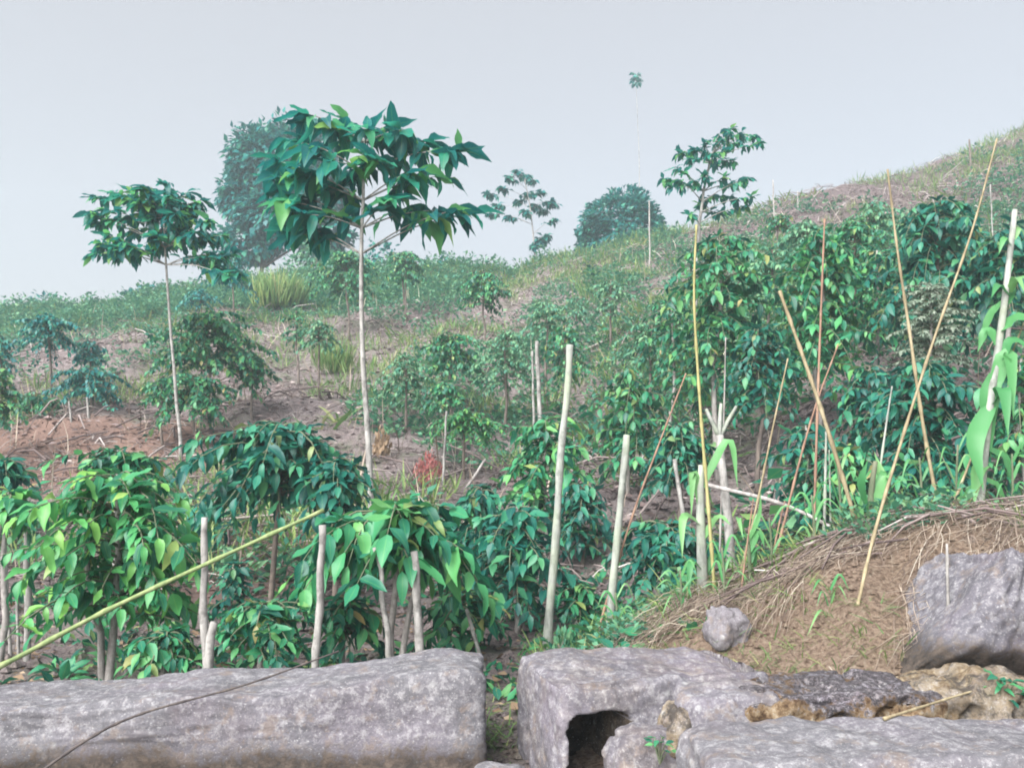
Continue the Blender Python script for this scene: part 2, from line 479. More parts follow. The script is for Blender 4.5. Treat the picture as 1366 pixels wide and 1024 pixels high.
def put_leaves(root, mats, kind, material, single=0):
    """the leaves that show largest as objects of their own, the rest as one joined part"""
    base = root.location
    mats = sorted(mats, key=lambda m: m[1][3])          # nearest to the viewer's side first
    one, rest = mats[:single], mats[single:]
    for j, m in enumerate(one):
        o = bpy.data.objects.new('leaf', leaf_mesh(kind, rng.randrange(len(TPL[kind])), material))
        COL.objects.link(o); o.parent = root; o.matrix_basis = m
    if rest:
        rng.shuffle(rest)
        c = link('foliage' if one else 'crown', merged('foliage', rest, kind, material), root)
        if one: c['kind'] = 'stuff'

# ------------------------------------------------------------------ coffee shrubs
def shrub_parts(r, H, Rx, z0, L, nb, droop, dens, lean=(0, 0), fork=0, open_=0):
    """stem and branch tubes, and leaf matrices, all relative to the base"""
    st = MB(); br = MB(); leaves = []
    nb = int(nb * (2.1 if L > .2 else 1.65)); dens *= 1.0; L *= .72; dens *= .95 if H < .6 else 1.05
    top = Vector((lean[0], lean[1], H))
    sp = wob((0, 0, -.1), top, 7, .05, r.random())
    st.tube(sp, [max(.012, (.021 + .008 * H) * (1 - .6 * i / 6)) for i in range(7)], 6)
    def on_stem(h):
        t = min(1, max(0, (h + .1) / (H + .1))) * 6; k = min(5, int(t)); return sp[k].lerp(sp[k + 1], t - k)
    for f in range(fork):
        a = r.uniform(0, 6.28); q = Vector((math.cos(a) * Rx * .35, math.sin(a) * Rx * .35, H * r.uniform(.75, .95)))
        st.tube(wob((0, 0, -.1), q, 6, .07, r.random()), [.028, .024, .022, .02, .016, .01], 5)
    az = r.uniform(0, 6.28)
    for b in range(nb):
        t = (b + .5) / nb
        h = z0 + (H - z0) * (.12 + .88 * t ** .8)
        az += 2.4 + r.uniform(-.4, .4)
        prof = 1.0 if t < .55 else 1 - .62 * ((t - .55) / .45) ** 1.5
        reach = Rx * prof * (r.uniform(.45, 1.0) if r.random() < .75 else r.uniform(1.0, 1.22))
        rise = reach * r.uniform(.25, .6) * (1 + .6 * t); drop = reach * r.uniform(.25, 1.1) * droop + rise * .55
        p0 = on_stem(min(h, H * .985)); ca, sa = math.cos(az), math.sin(az)
        bend = r.uniform(-.25, .25)
        pts = []
        for i in range(6):
            s = i / 5
            lat = bend * s * s * reach
            zz = p0.z + rise * s - drop * s * s
            pts.append(Vector((p0.x + ca * reach * s - sa * lat, p0.y + sa * reach * s + ca * lat, max(.06, zz))))
        br.tube(pts, [.011, .009, .008, .006, .005, .003], 4, False)
        nl = max(2, int(reach / (L * .42) * dens))
        for j in range(nl):
            s = .22 + .78 * (j + r.random() * .5) / nl
            k = min(4, int(s * 5)); p = pts[k].lerp(pts[k + 1], min(1, s * 5 - k))
            tg = (pts[k + 1] - pts[k]).normalized()
            for sd_ in (-1, 1):
                if r.random() < open_: continue
                side = Vector((-tg.y, tg.x, 0))
                if side.length < .01: side = Vector((1, 0, 0))
                side.normalize()
                d = tg * r.uniform(.25, .8) + side * sd_ * r.uniform(.6, 1.0)
                d.z = (r.uniform(-1.35, -.15) if r.random() < .8 else r.uniform(-.2, .4)) * (.5 + droop * .7)
                up = Vector((r.uniform(-.35, .35), r.uniform(-.35, .35), 1))
                leaves.append(orient(p, d, up, L * (r.uniform(.5, 1.05) if r.random() < .85 else r.uniform(1.05, 1.4)), r.uniform(-.6, .6)))
        d = (pts[5] - pts[4]).normalized()
        leaves.append(orient(pts[5], d + Vector((0, 0, -.1)), (0, 0, 1), L * r.uniform(.7, 1)))
    for j in range(5):
        a = j * 2.4
        leaves.append(orient(top, (math.cos(a), math.sin(a), r.uniform(.1, .9)), (0, 0, 1), L * r.uniform(.6, .9)))
    return st, br, leaves

def shrub(label, px, d, top, bot, wpx, L=.24, nb=26, droop=.8, dens=1.0, mat=None, bark=None, single=0, kind='mid', lean_px=0,
          name='coffee_shrub', cat='coffee shrub', group='coffee shrubs on the slope', fork=0, seed=None, base_py=None, open_=.08):
    if d > 12.8: L *= .74; nb = int(nb * 1.3); dens *= 1.15
    base = G(px, d) if base_py is None else hit(px, base_py)
    d = base.y
    tp = P(px + lean_px, top, d); bt = P(px, bot, d)
    H = max(.35, tp.z - base.z - L * .25); z0 = max(.08, bt.z - base.z + L * .3)
    Rx = wpx / 2 / F * d
    if z0 > H * .9: z0 = H * .9
    r = random.Random(seed if seed is not None else int(px * 7 + d * 31))
    st, br, lv = shrub_parts(r, H, Rx, z0, L, nb, droop, dens, (tp.x - base.x, 0), fork, open_)
    root = thing(name, base, label, cat, group)
    link('stem', st.mesh('stem', bark or B_GREY), root)
    link('branches', br.mesh('branches', B_STEM), root)
    put_leaves(root, lv, kind, mat or L_COFFEE, single)
    return root

# ------------------------------------------------------------------ trees that carry leaf clusters on bare limbs
def cluster_tree(name, label, cat, base, trunk, tips, L, n, mat, bark, rad, kind='mid', single=0, group=None, spread=.5, droop=.6, split=.6, seed=1):
    """trunk: world points; tips: world points, each with a drooping whorl of leaves"""
    r = random.Random(seed); base = Vector(base)
    root = thing(name, base, label, cat, group)
    tp = [Vector(p) - base for p in trunk]; tr = polyline(tp, 14)
    tr = [p + Vector((mnoise.noise((i * .6, seed, 0)), mnoise.noise((i * .6, seed, 5)), 0)) * rad * .5 * (0 < i < 13) for i, p in enumerate(tr)]
    tr[0].z -= .15
    link('trunk', MB().tube(tr, [rad * (1.15 - .7 * i / 13) for i in range(14)], 8).mesh('trunk', bark), root)
    lv = []
    for tip in tips:
        q = Vector(tip) - base
        i0 = max(int(14 * split), min(13, 13 - int(r.random() * 14 * (1 - split))))
        cand = [p for p in tr[int(14 * split):] if p.z < q.z + .1] or [tr[int(14 * split)]]
        a = min(cand, key=lambda p: (p - q).length + .6 * abs(p.z - q.z + (q - p).length * .4))
        mid = a.lerp(q, .5) + Vector((0, 0, .06 * (q - a).length))
        pts = polyline([a, mid, q], 7)
        rb = max(rad * .34, .004)
        link('branch', MB().tube(pts, [rb * (1 - .7 * i / 6) for i in range(7)], 5, False).mesh('branch', bark), root)
        out_d = (q - a); out_d.z *= .3
        out_d = out_d.normalized() if out_d.length > .05 else Vector((0, 0, 0))
        az = r.uniform(0, 6.28)
        for j in range(n):
            az += 2.4 + r.uniform(-.3, .3)
            back = r.random() ** 1.5 * min(spread, (q - a).length * .7)
            p = q - (q - pts[4]).normalized() * back
            dr = Vector((math.cos(az), math.sin(az), 0)) + out_d * .55
            dr.z = (r.uniform(-1.2, .2) if r.random() < .72 else r.uniform(-.1, .8)) * droop - .1
            lv.append(orient(p, dr, (r.uniform(-.3, .3), r.uniform(-.3, .3), 1), L * r.uniform(.6, 1.15), r.uniform(-.4, .4)))
    put_leaves(root, lv, kind, mat, single)
    return root

def lobed_tree(name, label, cat, base, height, lobes, L, n, mat, bark, rad, group=None, seed=1, fill=.55):
    """broadleaf tree seen far off: lobes = (offset, radii) filled with leaf-sized faces, gaps left by a noise"""
    r = random.Random(seed); root = thing(name, base, label, cat, group)
    t = wob((0, 0, -.2), (0, 0, height), 8, .05, seed)
    mb = MB().tube(t, [rad * (1 - .6 * i / 7) for i in range(8)], 7)
    lv = []
    vol = [a[1][0] * a[1][1] * a[1][2] for a in lobes]; tot = sum(vol)
    for (c, s), v in zip(lobes, vol):
        c = Vector(c)
        mb.tube(polyline([t[4], t[4].lerp(c, .6) + Vector((0, 0, .1)), c], 5), [rad * .5, rad * .4, rad * .3, rad * .2, rad * .1], 5, False)
        cnt = int(n * (v / tot) ** .8)
        for j in range(cnt):
            d = Vector((r.gauss(0, 1), r.gauss(0, 1), r.gauss(0, 1))).normalized()
            k = (fill + (1 - fill) * r.random()) * (1 + .38 * mnoise.noise(d * 2.6 + c))
            if mnoise.noise((d * 3.1 + c) * 1.5) < -.14: continue
            p = c + Vector((d.x * s[0], d.y * s[1], d.z * s[2])) * k
            o = d + Vector((r.uniform(-.7, .7), r.uniform(-.7, .7), r.uniform(-.9, .2)))
            lv.append(orient(p, o, d + Vector((0, 0, .6)), L * r.uniform(.6, 1.2), r.uniform(-.6, .6)))
    link('trunk', mb.mesh('trunk', bark), root)
    put_leaves(root, lv, 'tiny', mat)
    return root

# ------------------------------------------------------------------ stones
def stone(name, label, cat, loc, size, mat, rotz=0, tilt=(0, 0), cuts=36, p=7, disp=.03, seed=1, fn=None, group=None, cavity_dark=None):
    """a weathered block: rounded box with layered noise; fn(v) may carve it (v in -1..1, returns metres to move)"""
    bm = bmesh.new(); bmesh.ops.create_cube(bm, size=2)
    bmesh.ops.subdivide_edges(bm, edges=bm.edges[:], cuts=cuts, use_grid_fill=True)
    hx, hy, hz = size[0] / 2, size[1] / 2, size[2] / 2
    for v in bm.verts:
        c = v.co.copy()
        k = (abs(c.x) ** p + abs(c.y) ** p + abs(c.z) ** p) ** (1 / p)
        u = c / k
        q = Vector((u.x * hx, u.y * hy, u.z * hz))
        nn = Vector((u.x ** 5, u.y ** 5, u.z ** 5)).normalized()
        a = mnoise.fractal(q * 2.1 + Vector((seed * 7.3, 0, 0)), 1.0, 2.0, 4) * disp * .8
        a += mnoise.fractal(q * 9 + Vector((0, seed * 3.1, 0)), .8, 2.0, 4) * disp * .4
        e = sorted((abs(c.x), abs(c.y), abs(c.z)))[1]                    # chips along the edges
        ch = mnoise.noise(q * 5.5 + Vector((seed, 2, 9)))
        if ch > .12: a -= float(sstep(.82, 1.0, e)) * (ch - .12) * .08
        mv = fn(c, u, q) if fn else None
        q = q + nn * a
        if mv is not None: q = q + Vector(mv)
        q.z += hz
        v.co = q
    me = bpy.data.meshes.new(name); bm.to_mesh(me); bm.free()
    for f in me.polygons: f.use_smooth = True
    me.materials.append(mat)
    if cavity_dark:                                           # faces in the cavity: moss, with the cavity's shade put into its colour
        me.materials.append(cavity_dark[1])
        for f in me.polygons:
            if cavity_dark[0](f.center): f.material_index = 1
    o = link(name, me, None, loc)
    o.rotation_euler = (tilt[0], tilt[1], rotz)
    return tag(o, label, cat, group)

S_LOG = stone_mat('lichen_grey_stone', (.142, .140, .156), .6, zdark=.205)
S_HOLE = stone_mat('hollow_stone', (.138, .132, .152), .55, rust=.15, purple=.4)
S_RUST = stone_mat('rust_crusted_stone', (.138, .132, .152), .5, rust=.15, purple=.4, crust=(.475, .56))
S_SLAB = stone_mat('pale_slab_stone', (.15, .148, .164), .6)
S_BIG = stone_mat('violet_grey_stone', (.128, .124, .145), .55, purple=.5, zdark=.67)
S_DARK = stone_mat('dark_small_stone', (.16, .15, .165), .3)
S_MOSS = stone_mat('ochre_mossy_stone', (.20, .165, .12), .3, rust=.9, dark=.75)

# long log of stone, left: top edge falls a little in the middle, right end rounded
def log_fn(c, u, q):
    x = (c.x + 1) / 2
    dz = -.035 * math.exp(-((x - .72) / .14) ** 2) - (.04 + .14 * float(sstep(.95, .3, x))) * float(sstep(1.0, .86, x)) + .012 * math.sin(x * 23)
    return (0, .05 * math.sin(x * 4) - .04 * (c.z < -.4), dz * (c.z > 0) * u.z)
xr = P(646, 890, 4.25).x
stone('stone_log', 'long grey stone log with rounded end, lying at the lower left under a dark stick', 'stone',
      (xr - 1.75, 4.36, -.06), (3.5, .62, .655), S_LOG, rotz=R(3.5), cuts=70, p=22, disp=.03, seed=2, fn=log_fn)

# hollowed stone in the middle with a dark cavity in its face
def hole_fn(c, u, q):
    if c.y < -.9:
        X_, Z_ = u.x, u.z
        d = ((X_ + .64 + .03 * (Z_ + .3)) / .27) ** 6 + ((Z_ + .14 - .18 * (X_ + .5)) / .70) ** 6
        d += .5 * mnoise.noise((X_ * 5, Z_ * 5, 2))
        f = float(sstep(1.25, .7, d)) * float(sstep(.64, .44, Z_))
        return (0, .48 * f, 0)
    if c.z > .9:
        return (0, 0, -.035 * sstep(-.2, 1, u.x) * 1.0 - .03 * (1 - u.y))
    return None
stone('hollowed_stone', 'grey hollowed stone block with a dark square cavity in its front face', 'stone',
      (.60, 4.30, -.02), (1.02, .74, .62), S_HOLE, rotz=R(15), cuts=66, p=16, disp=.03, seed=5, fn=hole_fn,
      cavity_dark=(lambda c: -.26 < c.y < .3 and -.49 < c.x < .05 and c.z < .52 and abs(c.x) < .49, stone_mat('mossy_cavity_shade', (.045, .036, .030), .0, rust=.25, dark=.4, purple=0)))  # mossy stone, its colour blackened to hold the shade of the hollow
stone('stone_lump', 'rounded violet stone lump standing right of the dark cavity', 'stone',
      (.565, 3.80, .0), (.36, .26, .43), S_HOLE, rotz=R(8), cuts=26, p=3.6, disp=.05, seed=8)
stone('stone_lump', 'upright smooth stone shoulder between the cavity stone and the crusted stone', 'stone',
      (.90, 3.90, -.02), (.40, .40, .575), S_HOLE, rotz=R(6), cuts=30, p=9, disp=.05, seed=12)
stone('crusted_chunk', 'small rust brown crusted chunk wedged between the two stone lumps', 'stone',
      (.71, 3.84, .0), (.16, .24, .51), S_MOSS, rotz=R(5), cuts=26, p=4, disp=.08, seed=14)
def pit_fn(c, u, q):
    if c.y < -.85 or c.z > .85:
        n = mnoise.noise(q * 7 + Vector((3, 1, 4))) + .6 * mnoise.noise(q * 19)
        k = float(sstep(.05, .45, n))
        return (0, .05 * k if c.y < -.85 else 0, -.03 * k if c.z > .85 else 0)
stone('crusted_stone', 'pitted stone with black and rust brown crust behind the front slab', 'stone',
      (1.36, 3.96, -.02), (.86, .5, .59), S_RUST, rotz=R(3), cuts=60, p=12, disp=.035, seed=3, fn=pit_fn)
stone('mossy_stone', 'ochre mossy stone ledge lying under the big tilted boulder', 'stone',
      (1.96, 4.02, .0), (.56, .5, .575), S_MOSS, rotz=R(-4), cuts=44, p=6, disp=.07, seed=4, fn=pit_fn)
stone('stone_slab', 'pale grey front stone slab cut off at the lower right corner', 'stone',
      (1.67, 3.32, -.06), (2.05, .55, .58), S_SLAB, rotz=R(3), cuts=60, p=14, disp=.035, seed=9)
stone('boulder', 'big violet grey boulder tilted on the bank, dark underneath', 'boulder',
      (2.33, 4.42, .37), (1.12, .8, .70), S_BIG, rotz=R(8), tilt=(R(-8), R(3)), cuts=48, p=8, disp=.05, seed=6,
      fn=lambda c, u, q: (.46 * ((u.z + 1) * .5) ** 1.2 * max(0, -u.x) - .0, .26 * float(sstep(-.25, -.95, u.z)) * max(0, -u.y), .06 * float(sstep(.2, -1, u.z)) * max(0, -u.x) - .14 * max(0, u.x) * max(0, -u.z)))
b = hit(968, 862)
stone('small_stone', 'small dark stone perched above the hollowed stone on the straw', 'stone',
      (b.x, b.y + .05, b.z - .03), (.20, .2, .225), S_DARK, rotz=R(28), tilt=(0, R(14)), cuts=20, p=4.5, disp=.09, seed=7)
stone('flat_stone', 'flat pale stone in the gap beside the end of the long log', 'stone',
      (-.045, 4.02, .02), (.26, .34, .17), S_SLAB, rotz=R(5), cuts=16, p=4, disp=.03, seed=10)
stone('threshold_stone', 'low flat sill stone below the dark cavity', 'stone',
      (.36, 3.62, -.06), (.62, .2, .22), S_HOLE, rotz=R(4), cuts=24, p=5, disp=.03, seed=11)

# ------------------------------------------------------------------ posts, dead trunks and canes
def pole(name, label, cat, pts, r0, r1, mat, n=12, bump=.08, nodes=0, seed=0, group=None, sides=8, wobble=.0):
    pts = [Vector(p) for p in pts]; base = pts[0].copy()
    q = polyline([p - base for p in pts], n if not nodes else nodes * 4 + 1)
    N = len(q); rr = random.Random(seed)
    L = (q[-1] - q[0]).length
    rad = []
    for i in range(N):
        t = i / (N - 1); r = r0 + (r1 - r0) * t
        if nodes: r *= (1.34 if i % 4 == 0 else .97) * (1 + rr.uniform(-.05, .05))
        else: r *= 1 + rr.uniform(-bump, bump)
        rad.append(r)
        if 0 < i and wobble: q[i] = q[i] + Vector((mnoise.noise((t * 4, seed, 1)), mnoise.noise((t * 4, seed, 6)), 0)) * wobble * L
    o = link(name, MB().tube(q, rad, sides).mesh(name, mat), None, base)
    return tag(o, label, cat, group)

def post(label, top, bot, wpx, mat, d=None, seed=0, cat='post', name='wooden_post', group=None, taper=.8, wobble=.008):
    b = hit(*bot) if d is None else P(bot[0], bot[1], d)
    if d is not None: b.z = min(b.z, float(zt(b.x, b.y)))
    t = P(top[0], top[1], b.y)
    r = wpx * .74 / 2 / F * b.y
    b = b - Vector((0, 0, .12))
    return pole(name, label, cat, [b, t], r * 1.08, r * taper, mat, 18, .13, 0, seed, group, 9, wobble)

PG = 'bare wooden posts among the coffee shrubs'
post('tallest bare pale post, slightly leaning, left of the shorter leaning post', (760, 460), (728, 868), 15, B_POST, None, 1, group=PG)
post('shorter leaning pale post with a leafy green top', (836, 580), (809, 850), 14.5, B_POST, None, 2, group=PG)
post('short grey post carrying the upper end of the green bamboo pole', (430, 700), (420, 884), 15, B_PALE, 5.15, 3, wobble=.02, group=PG)
post('short whitish post behind the left edge shrub', (36, 662), (44, 800), 13, B_PALE, 6.8, 4, group=PG)
post('whitish post with a knob between the two near left shrubs', (273, 690), (279, 850), 15, B_PALE, 5.0, 5, wobble=.02, group=PG)
post('gnarled pale stump below the bamboo pole at the stone log', (286, 830), (264, 900), 18, B_PALE, 4.95, 6, wobble=.04, name='tree_stump', cat='stump')
post('left one of two pale stumps under the large leaved shrub', (500, 730), (538, 888), 14, B_PALE, 5.35, 7, wobble=.03, taper=.6, name='tree_stump', cat='stump')
post('right one of two pale stumps under the large leaved shrub', (552, 735), (567, 886), 17, B_PALE, 5.4, 8, wobble=.03, name='tree_stump', cat='stump')
post('short white stick leaning in the dark leaves left of the tallest post', (622, 812), (656, 862), 8, B_PALE, 6.3, 9, name='stick', cat='stick')
post('thin grey stake under the dark shrub beside the tallest post', (697, 690), (699, 756), 6, B_GREY, 9.0, 10, name='stake', cat='stake')
post('slender grey stake with peeling bark near the tallest post', (714, 706), (722, 758), 8, B_GREY, 8.9, 11, name='stake', cat='stake')
post('thin white post in front of the flat topped shrub on the slope', (596, 548), (589, 660), 5, B_PALE, None, 12, group=PG)
post('pale dead trunk upright behind the tallest post', (716, 455), (723, 545), 9, B_PALE, 16, 13, name='dead_tree', cat='dead tree')
post('thin pale dead trunk just left of another behind the tallest post', (710, 468), (714, 540), 5, B_PALE, 16.2, 14, name='dead_tree', cat='dead tree')
post('thin whitish stake at the far left edge', (4, 665), (18, 835), 6, B_PALE, 7, 15, name='stake', cat='stake')
post('second thin stake near the left edge, lower and leaning', (22, 780), (30, 850), 6, B_PALE, 6.6, 16, name='stake', cat='stake')
post('pale short stake on the distant left terrace, larger one', (116, 530), (120, 560), 5, B_PALE, None, 17, name='stake', cat='stake')
post('pale short stake on the distant left terrace, left of a larger one', (92, 535), (97, 565), 4, B_PALE, None, 18, name='stake', cat='stake')
post('grey leaning pole on the litter beside the reddish dead shrub', (648, 612), (612, 656), 6, B_GREY, None, 19, name='fallen_branch', cat='branch')
post('dark thin trunk of a dead shrub on the skyline slope', (537, 372), (541, 425), 4, B_BROWN, None, 20, name='dead_tree', cat='dead tree')
post('dark stump standing on the right skyline of the hill', (1293, 186), (1294, 205), 4, B_BROWN, 36, 21, name='tree_stump', cat='stump')
post('thin bare stake on the skyline right of the clustered tree', (1031, 240), (1032, 276), 2.5, B_GREY, 33, 22, name='stake', cat='stake')
post('short bare stake on the skyline, right of a taller one', (1064, 255), (1064, 268), 2, B_GREY, 36, 23, name='stake', cat='stake')
post('thin pale stake in front of the dome shaped tree', (866, 268), (866, 312), 3, B_GREY, 30, 24, name='stake', cat='stake')
post('thin pale stake on the upper right hillside beside a green strip', (1321, 246), (1322, 285), 2.5, B_PALE, 26, 25, name='stake', cat='stake')
# forked white sapling trunk right of centre
def forked(label, base_px, d, fork_px, tips, wpx, seed):
    b = P(*base_px, d); b.z = min(b.z, float(zt(b.x, b.y))) - .1
    f = P(*fork_px, d); r = wpx / 2 / F * d
    root = thing('dead_tree', b, label, 'dead tree')
    link('trunk', MB().tube([p for p in wob((0, 0, 0), f - b, 9, .02, seed)], [r * (1.1 - .35 * i / 8) for i in range(9)], 8).mesh('trunk', B_PALE), root)
    for t in tips:
        q = P(*t, d + rng.uniform(-.1, .1)) - b
        link('branch', MB().tube(wob(f - b - Vector((0, 0, .02)), q, 5, .05, seed + t[0]), [r * .6, r * .5, r * .45, r * .4, r * .3], 6).mesh('branch', B_POST), root)
    return root
forked('whitish dead trunk forked into three stubs at its top', (978, 735), 8.2, (960, 580), [(942, 545), (962, 538), (982, 542)], 13, 3)
post('leaning pale trunk left of the forked trunk, half hidden by leaves', (900, 612), (925, 690), 9, B_PALE, 8.6, 27, name='dead_tree', cat='dead tree')

def cane(label, pxs, wpx, mat, nodes=9, group='thin canes stuck in the ground on the right', name='bamboo_cane', cat='cane', taper=.5, seed=0):
    pts = [P(*p) for p in pxs]
    r = wpx * .68 / 2 / F * pts[0].y
    d = (pts[0] - pts[1]).normalized() * .12
    foot = pts[0] + d
    if cat == 'cane':                                  # stuck in the soil: run the foot down into the ground
        for _ in range(40):
            if foot.z < float(zt(foot.x, foot.y)) - .08: break
            foot = foot + d * .5
    return pole(name, label, cat, [foot] + pts[1:], r, r * taper, mat, 16, .05, nodes, seed, group, 6)
cane('thick straight tan cane leaning left with a pointed tip', [(1147, 712, 6.1), (1095, 545, 6.1), (1040, 388, 6.2)], 9, B_TAN, 8, taper=.7)
cane('longest cane, rising from the bank and curving over to the right skyline', [(1130, 880, 4.7), (1148, 790, 4.75), (1178, 670, 4.9), (1240, 470, 5.1), (1296, 310, 5.3), (1330, 185, 5.4)], 8, B_TAN, 12, taper=.45)
cane('tall tan cane bending right, crossing the longest cane', [(1250, 668, 6.2), (1232, 570, 6.2), (1213, 440, 6.2), (1198, 340, 6.2), (1184, 226, 6.2)], 8, B_TAN, 10, taper=.45)
cane('slender yellow cane with a grey upper end beside the maize', [(955, 812, 5.9), (946, 690, 5.9), (934, 540, 5.9), (926, 400, 5.9), (929, 300, 5.9)], 7.5, B_YEL, 11, taper=.5)
cane('brown upright cane standing before the bright middle shrub', [(1086, 700, 7.2), (1090, 560, 7.2), (1095, 420, 7.2), (1100, 292, 7.2)], 5.5, B_REDC, 9, taper=.6)
cane('thin olive cane leaning right below the thick tan cane', [(985, 775, 6.0), (1008, 680, 6.0), (1030, 575, 6.0), (1051, 478, 6.0)], 5, B_TAN, 8)
cane('thin reddish yellow cane crossing the shorter leaning post', [(803, 825, 6.6), (838, 705, 6.6), (880, 590, 6.6), (915, 498, 6.6)], 5, B_REDC, 8)
cane('thin reddish cane leaning right in the middle of the canes', [(1040, 722, 6.6), (1068, 610, 6.6), (1092, 530, 6.6), (1118, 460, 6.6)], 5, B_REDC, 8)
cane('short pale cane tip rising from the light green sprout', [(1172, 640, 6.3), (1181, 575, 6.3), (1190, 515, 6.3)], 5, B_POST, 5)
cane('grey stake in a close pair, left and thicker one', [(1099, 726, 6.6), (1101, 640, 6.6), (1102, 575, 6.6)], 7, B_POST, 5)
cane('grey stake in a close pair, right and thinner one', [(1108, 700, 6.7), (1107, 640, 6.7), (1106, 600, 6.7)], 4, B_POST, 4)
cane('upright thin grey cane standing behind the forked trunk', [(963, 640, 8.6), (966, 540, 8.6), (968, 450, 8.6)], 4, B_GREY, 6)
cane('leaning thin yellowish cane at the right edge behind the pale trunk', [(1300, 600, 6.0), (1335, 510, 6.0), (1366, 430, 6.0)], 5, B_TAN, 7)
cane('short red stemmed cane on the dirt slope above the bank', [(1030, 745, 6.3), (1038, 705, 6.3), (1047, 668, 6.3)], 4, B_REDC, 5)
cane('thin yellowish cane on the dirt behind the small dark stone', [(987, 800, 5.7), (996, 730, 5.7), (1005, 665, 5.7)], 4, B_REDC, 6)
# fallen bough across the right middle ground
bough = [P(938, 645, 8.12), P(1000, 660, 7.75), P(1060, 678, 7.2), P(1112, 696, 6.75)]
dv = (bough[-1] - bough[-2]).normalized()
dv.z = -.5
for _ in range(30):
    if bough[-1].z < float(zt(bough[-1].x, bough[-1].y)) - .03: break
    bough[-1] = bough[-1] + dv * .05
pole('fallen_bough', 'grey fallen bough propped on the forked dead trunk and sloping down to the bank', 'branch', bough, .022, .014, B_GREY, 14, .12, 0, 4, None, 6, .01)
# poles resting on the stones
cane('green bamboo pole slanting from the stone log up to the short grey post', [(-60, 912, 4.45), (0, 888, 4.55), (140, 815, 4.8), (290, 745, 4.98), (432, 680, 5.15)], 11, B_OLIVE, 8, None, 'bamboo_pole', 'pole', .75)
c = cane('dark curved stick lying against the front of the stone log', [(40, 1040, 3.62), (110, 990, 3.72), (190, 951, 3.83), (330, 912, 3.96), (452, 868, 4.12)], 6.5, B_DARK, 10, None, 'stick', 'stick', .55)
cane('thin straw yellow stick lying across the mossy stone and the slab', [(1205, 950, 3.55), (1262, 932, 3.7), (1312, 917, 3.82)], 6, B_TAN, 4, None, 'stick', 'stick', .6)
post('pale broken stick standing before the big boulder', (1263, 725), (1259, 770), 6, B_PALE, 4.35, 31, name='stick', cat='stick')
post('short dry stick stuck in the straw beside the longest cane', (1133, 795), (1118, 838), 5, B_PALE, 4.9, 32, name='stick', cat='stick')

# ------------------------------------------------------------------ far trees on the ridge
def Pt(px, py, d): return P(px, py, d)
def base_far(px, d): return G(px, d)
b = base_far(338, 46)
k = 46 / F
lobed_tree('broadleaf_tree', 'blue green broadleaf tree on the ridge behind the tall leafy sapling', 'tree', b, 5.5,
           [((-.2, 0, P(335, 215, 46).z - b.z), (1.7, 1.8, 1.9)), ((1.2, .4, P(375, 205, 46).z - b.z), (1.7, 1.7, 1.9)), ((-1.1, .2, P(315, 262, 46).z - b.z), (1.3, 1.4, 1.5)),
            ((.6, -.3, P(345, 290, 46).z - b.z), (1.8, 1.7, 1.6)), ((2.0, 0, P(395, 270, 46).z - b.z), (1.5, 1.4, 1.7)), ((-.6, 0, P(320, 325, 46).z - b.z), (1.7, 1.5, 1.0)), ((2.6, .3, P(404, 190, 46).z - b.z), (1.3, 1.4, 1.3)), ((3.4, .3, P(430, 255, 46).z - b.z), (1.4, 1.4, 1.5)), ((3.2, .1, P(420, 310, 46).z - b.z), (1.6, 1.4, 1.3)), ((-.9, .2, P(312, 232, 46).z - b.z), (1.0, 1.1, 1.1))],
           .40, 19000, L_FAR, B_BROWN, .16, 'trees on the ridge', 3)
b = base_far(832, 44)
lobed_tree('dome_tree', 'dense dome shaped tree on the ridge right of the sparse airy tree', 'tree', b, 2.6,
           [((-.05, 0, P(834, 305, 44).z - b.z), (2.0, 1.9, 1.9)), ((-.9, 0, P(806, 325, 44).z - b.z), (1.25, 1.4, 1.2)), ((1.0, .2, P(862, 305, 44).z - b.z), (1.1, 1.4, 1.5))],
           .27, 14000, L_FAR, B_BROWN, .14, 'trees on the ridge', 7, .8)
b = base_far(768, 44)
lobed_tree('bush', 'small pale bush on the ridge at the left foot of the dome shaped tree', 'bush', b, .8, [((0, 0, .9), (.5, .5, .55)), ((-.4, 0, .5), (.4, .4, .4))], .22, 260, L_GREY, B_BROWN, .05, None, 8, .4)
for lb, px, d, w_, h_, n_ in [('small round bush on the far left end of the ridge', 45, 42, 1.0, 1.0, 420), ('bush at the left picture edge on the ridge', 2, 42, 1.1, .9, 420),
        ('wide bush on the ridge between the two tall saplings, behind the yellow green grass', 415, 42, 1.6, 1.5, 800), ('bush on the ridge right behind the tall sapling trunk', 500, 43, 1.7, 1.6, 800),
        ('low bush on the ridge left of the airy tree', 590, 43, 1.5, .9, 500), ('low bush on the ridge under the left sapling crown', 190, 42, 1.4, .7, 500)]:
    bb = base_far(px, d)
    lobed_tree('bush', lb, 'bush', bb, h_ * .8, [((0, 0, h_ * .8), (w_ * .6, w_ * .6, h_ * .6)), ((w_ * .55, 0, h_ * .5), (w_ * .5, w_ * .5, h_ * .45)), ((-w_ * .5, .1, h_ * .5), (w_ * .5, w_ * .5, h_ * .5))], .3, n_, L_FAR if px != 415 else L_WEED, B_BROWN, .05, 'bushes along the ridge', int(px), .4)
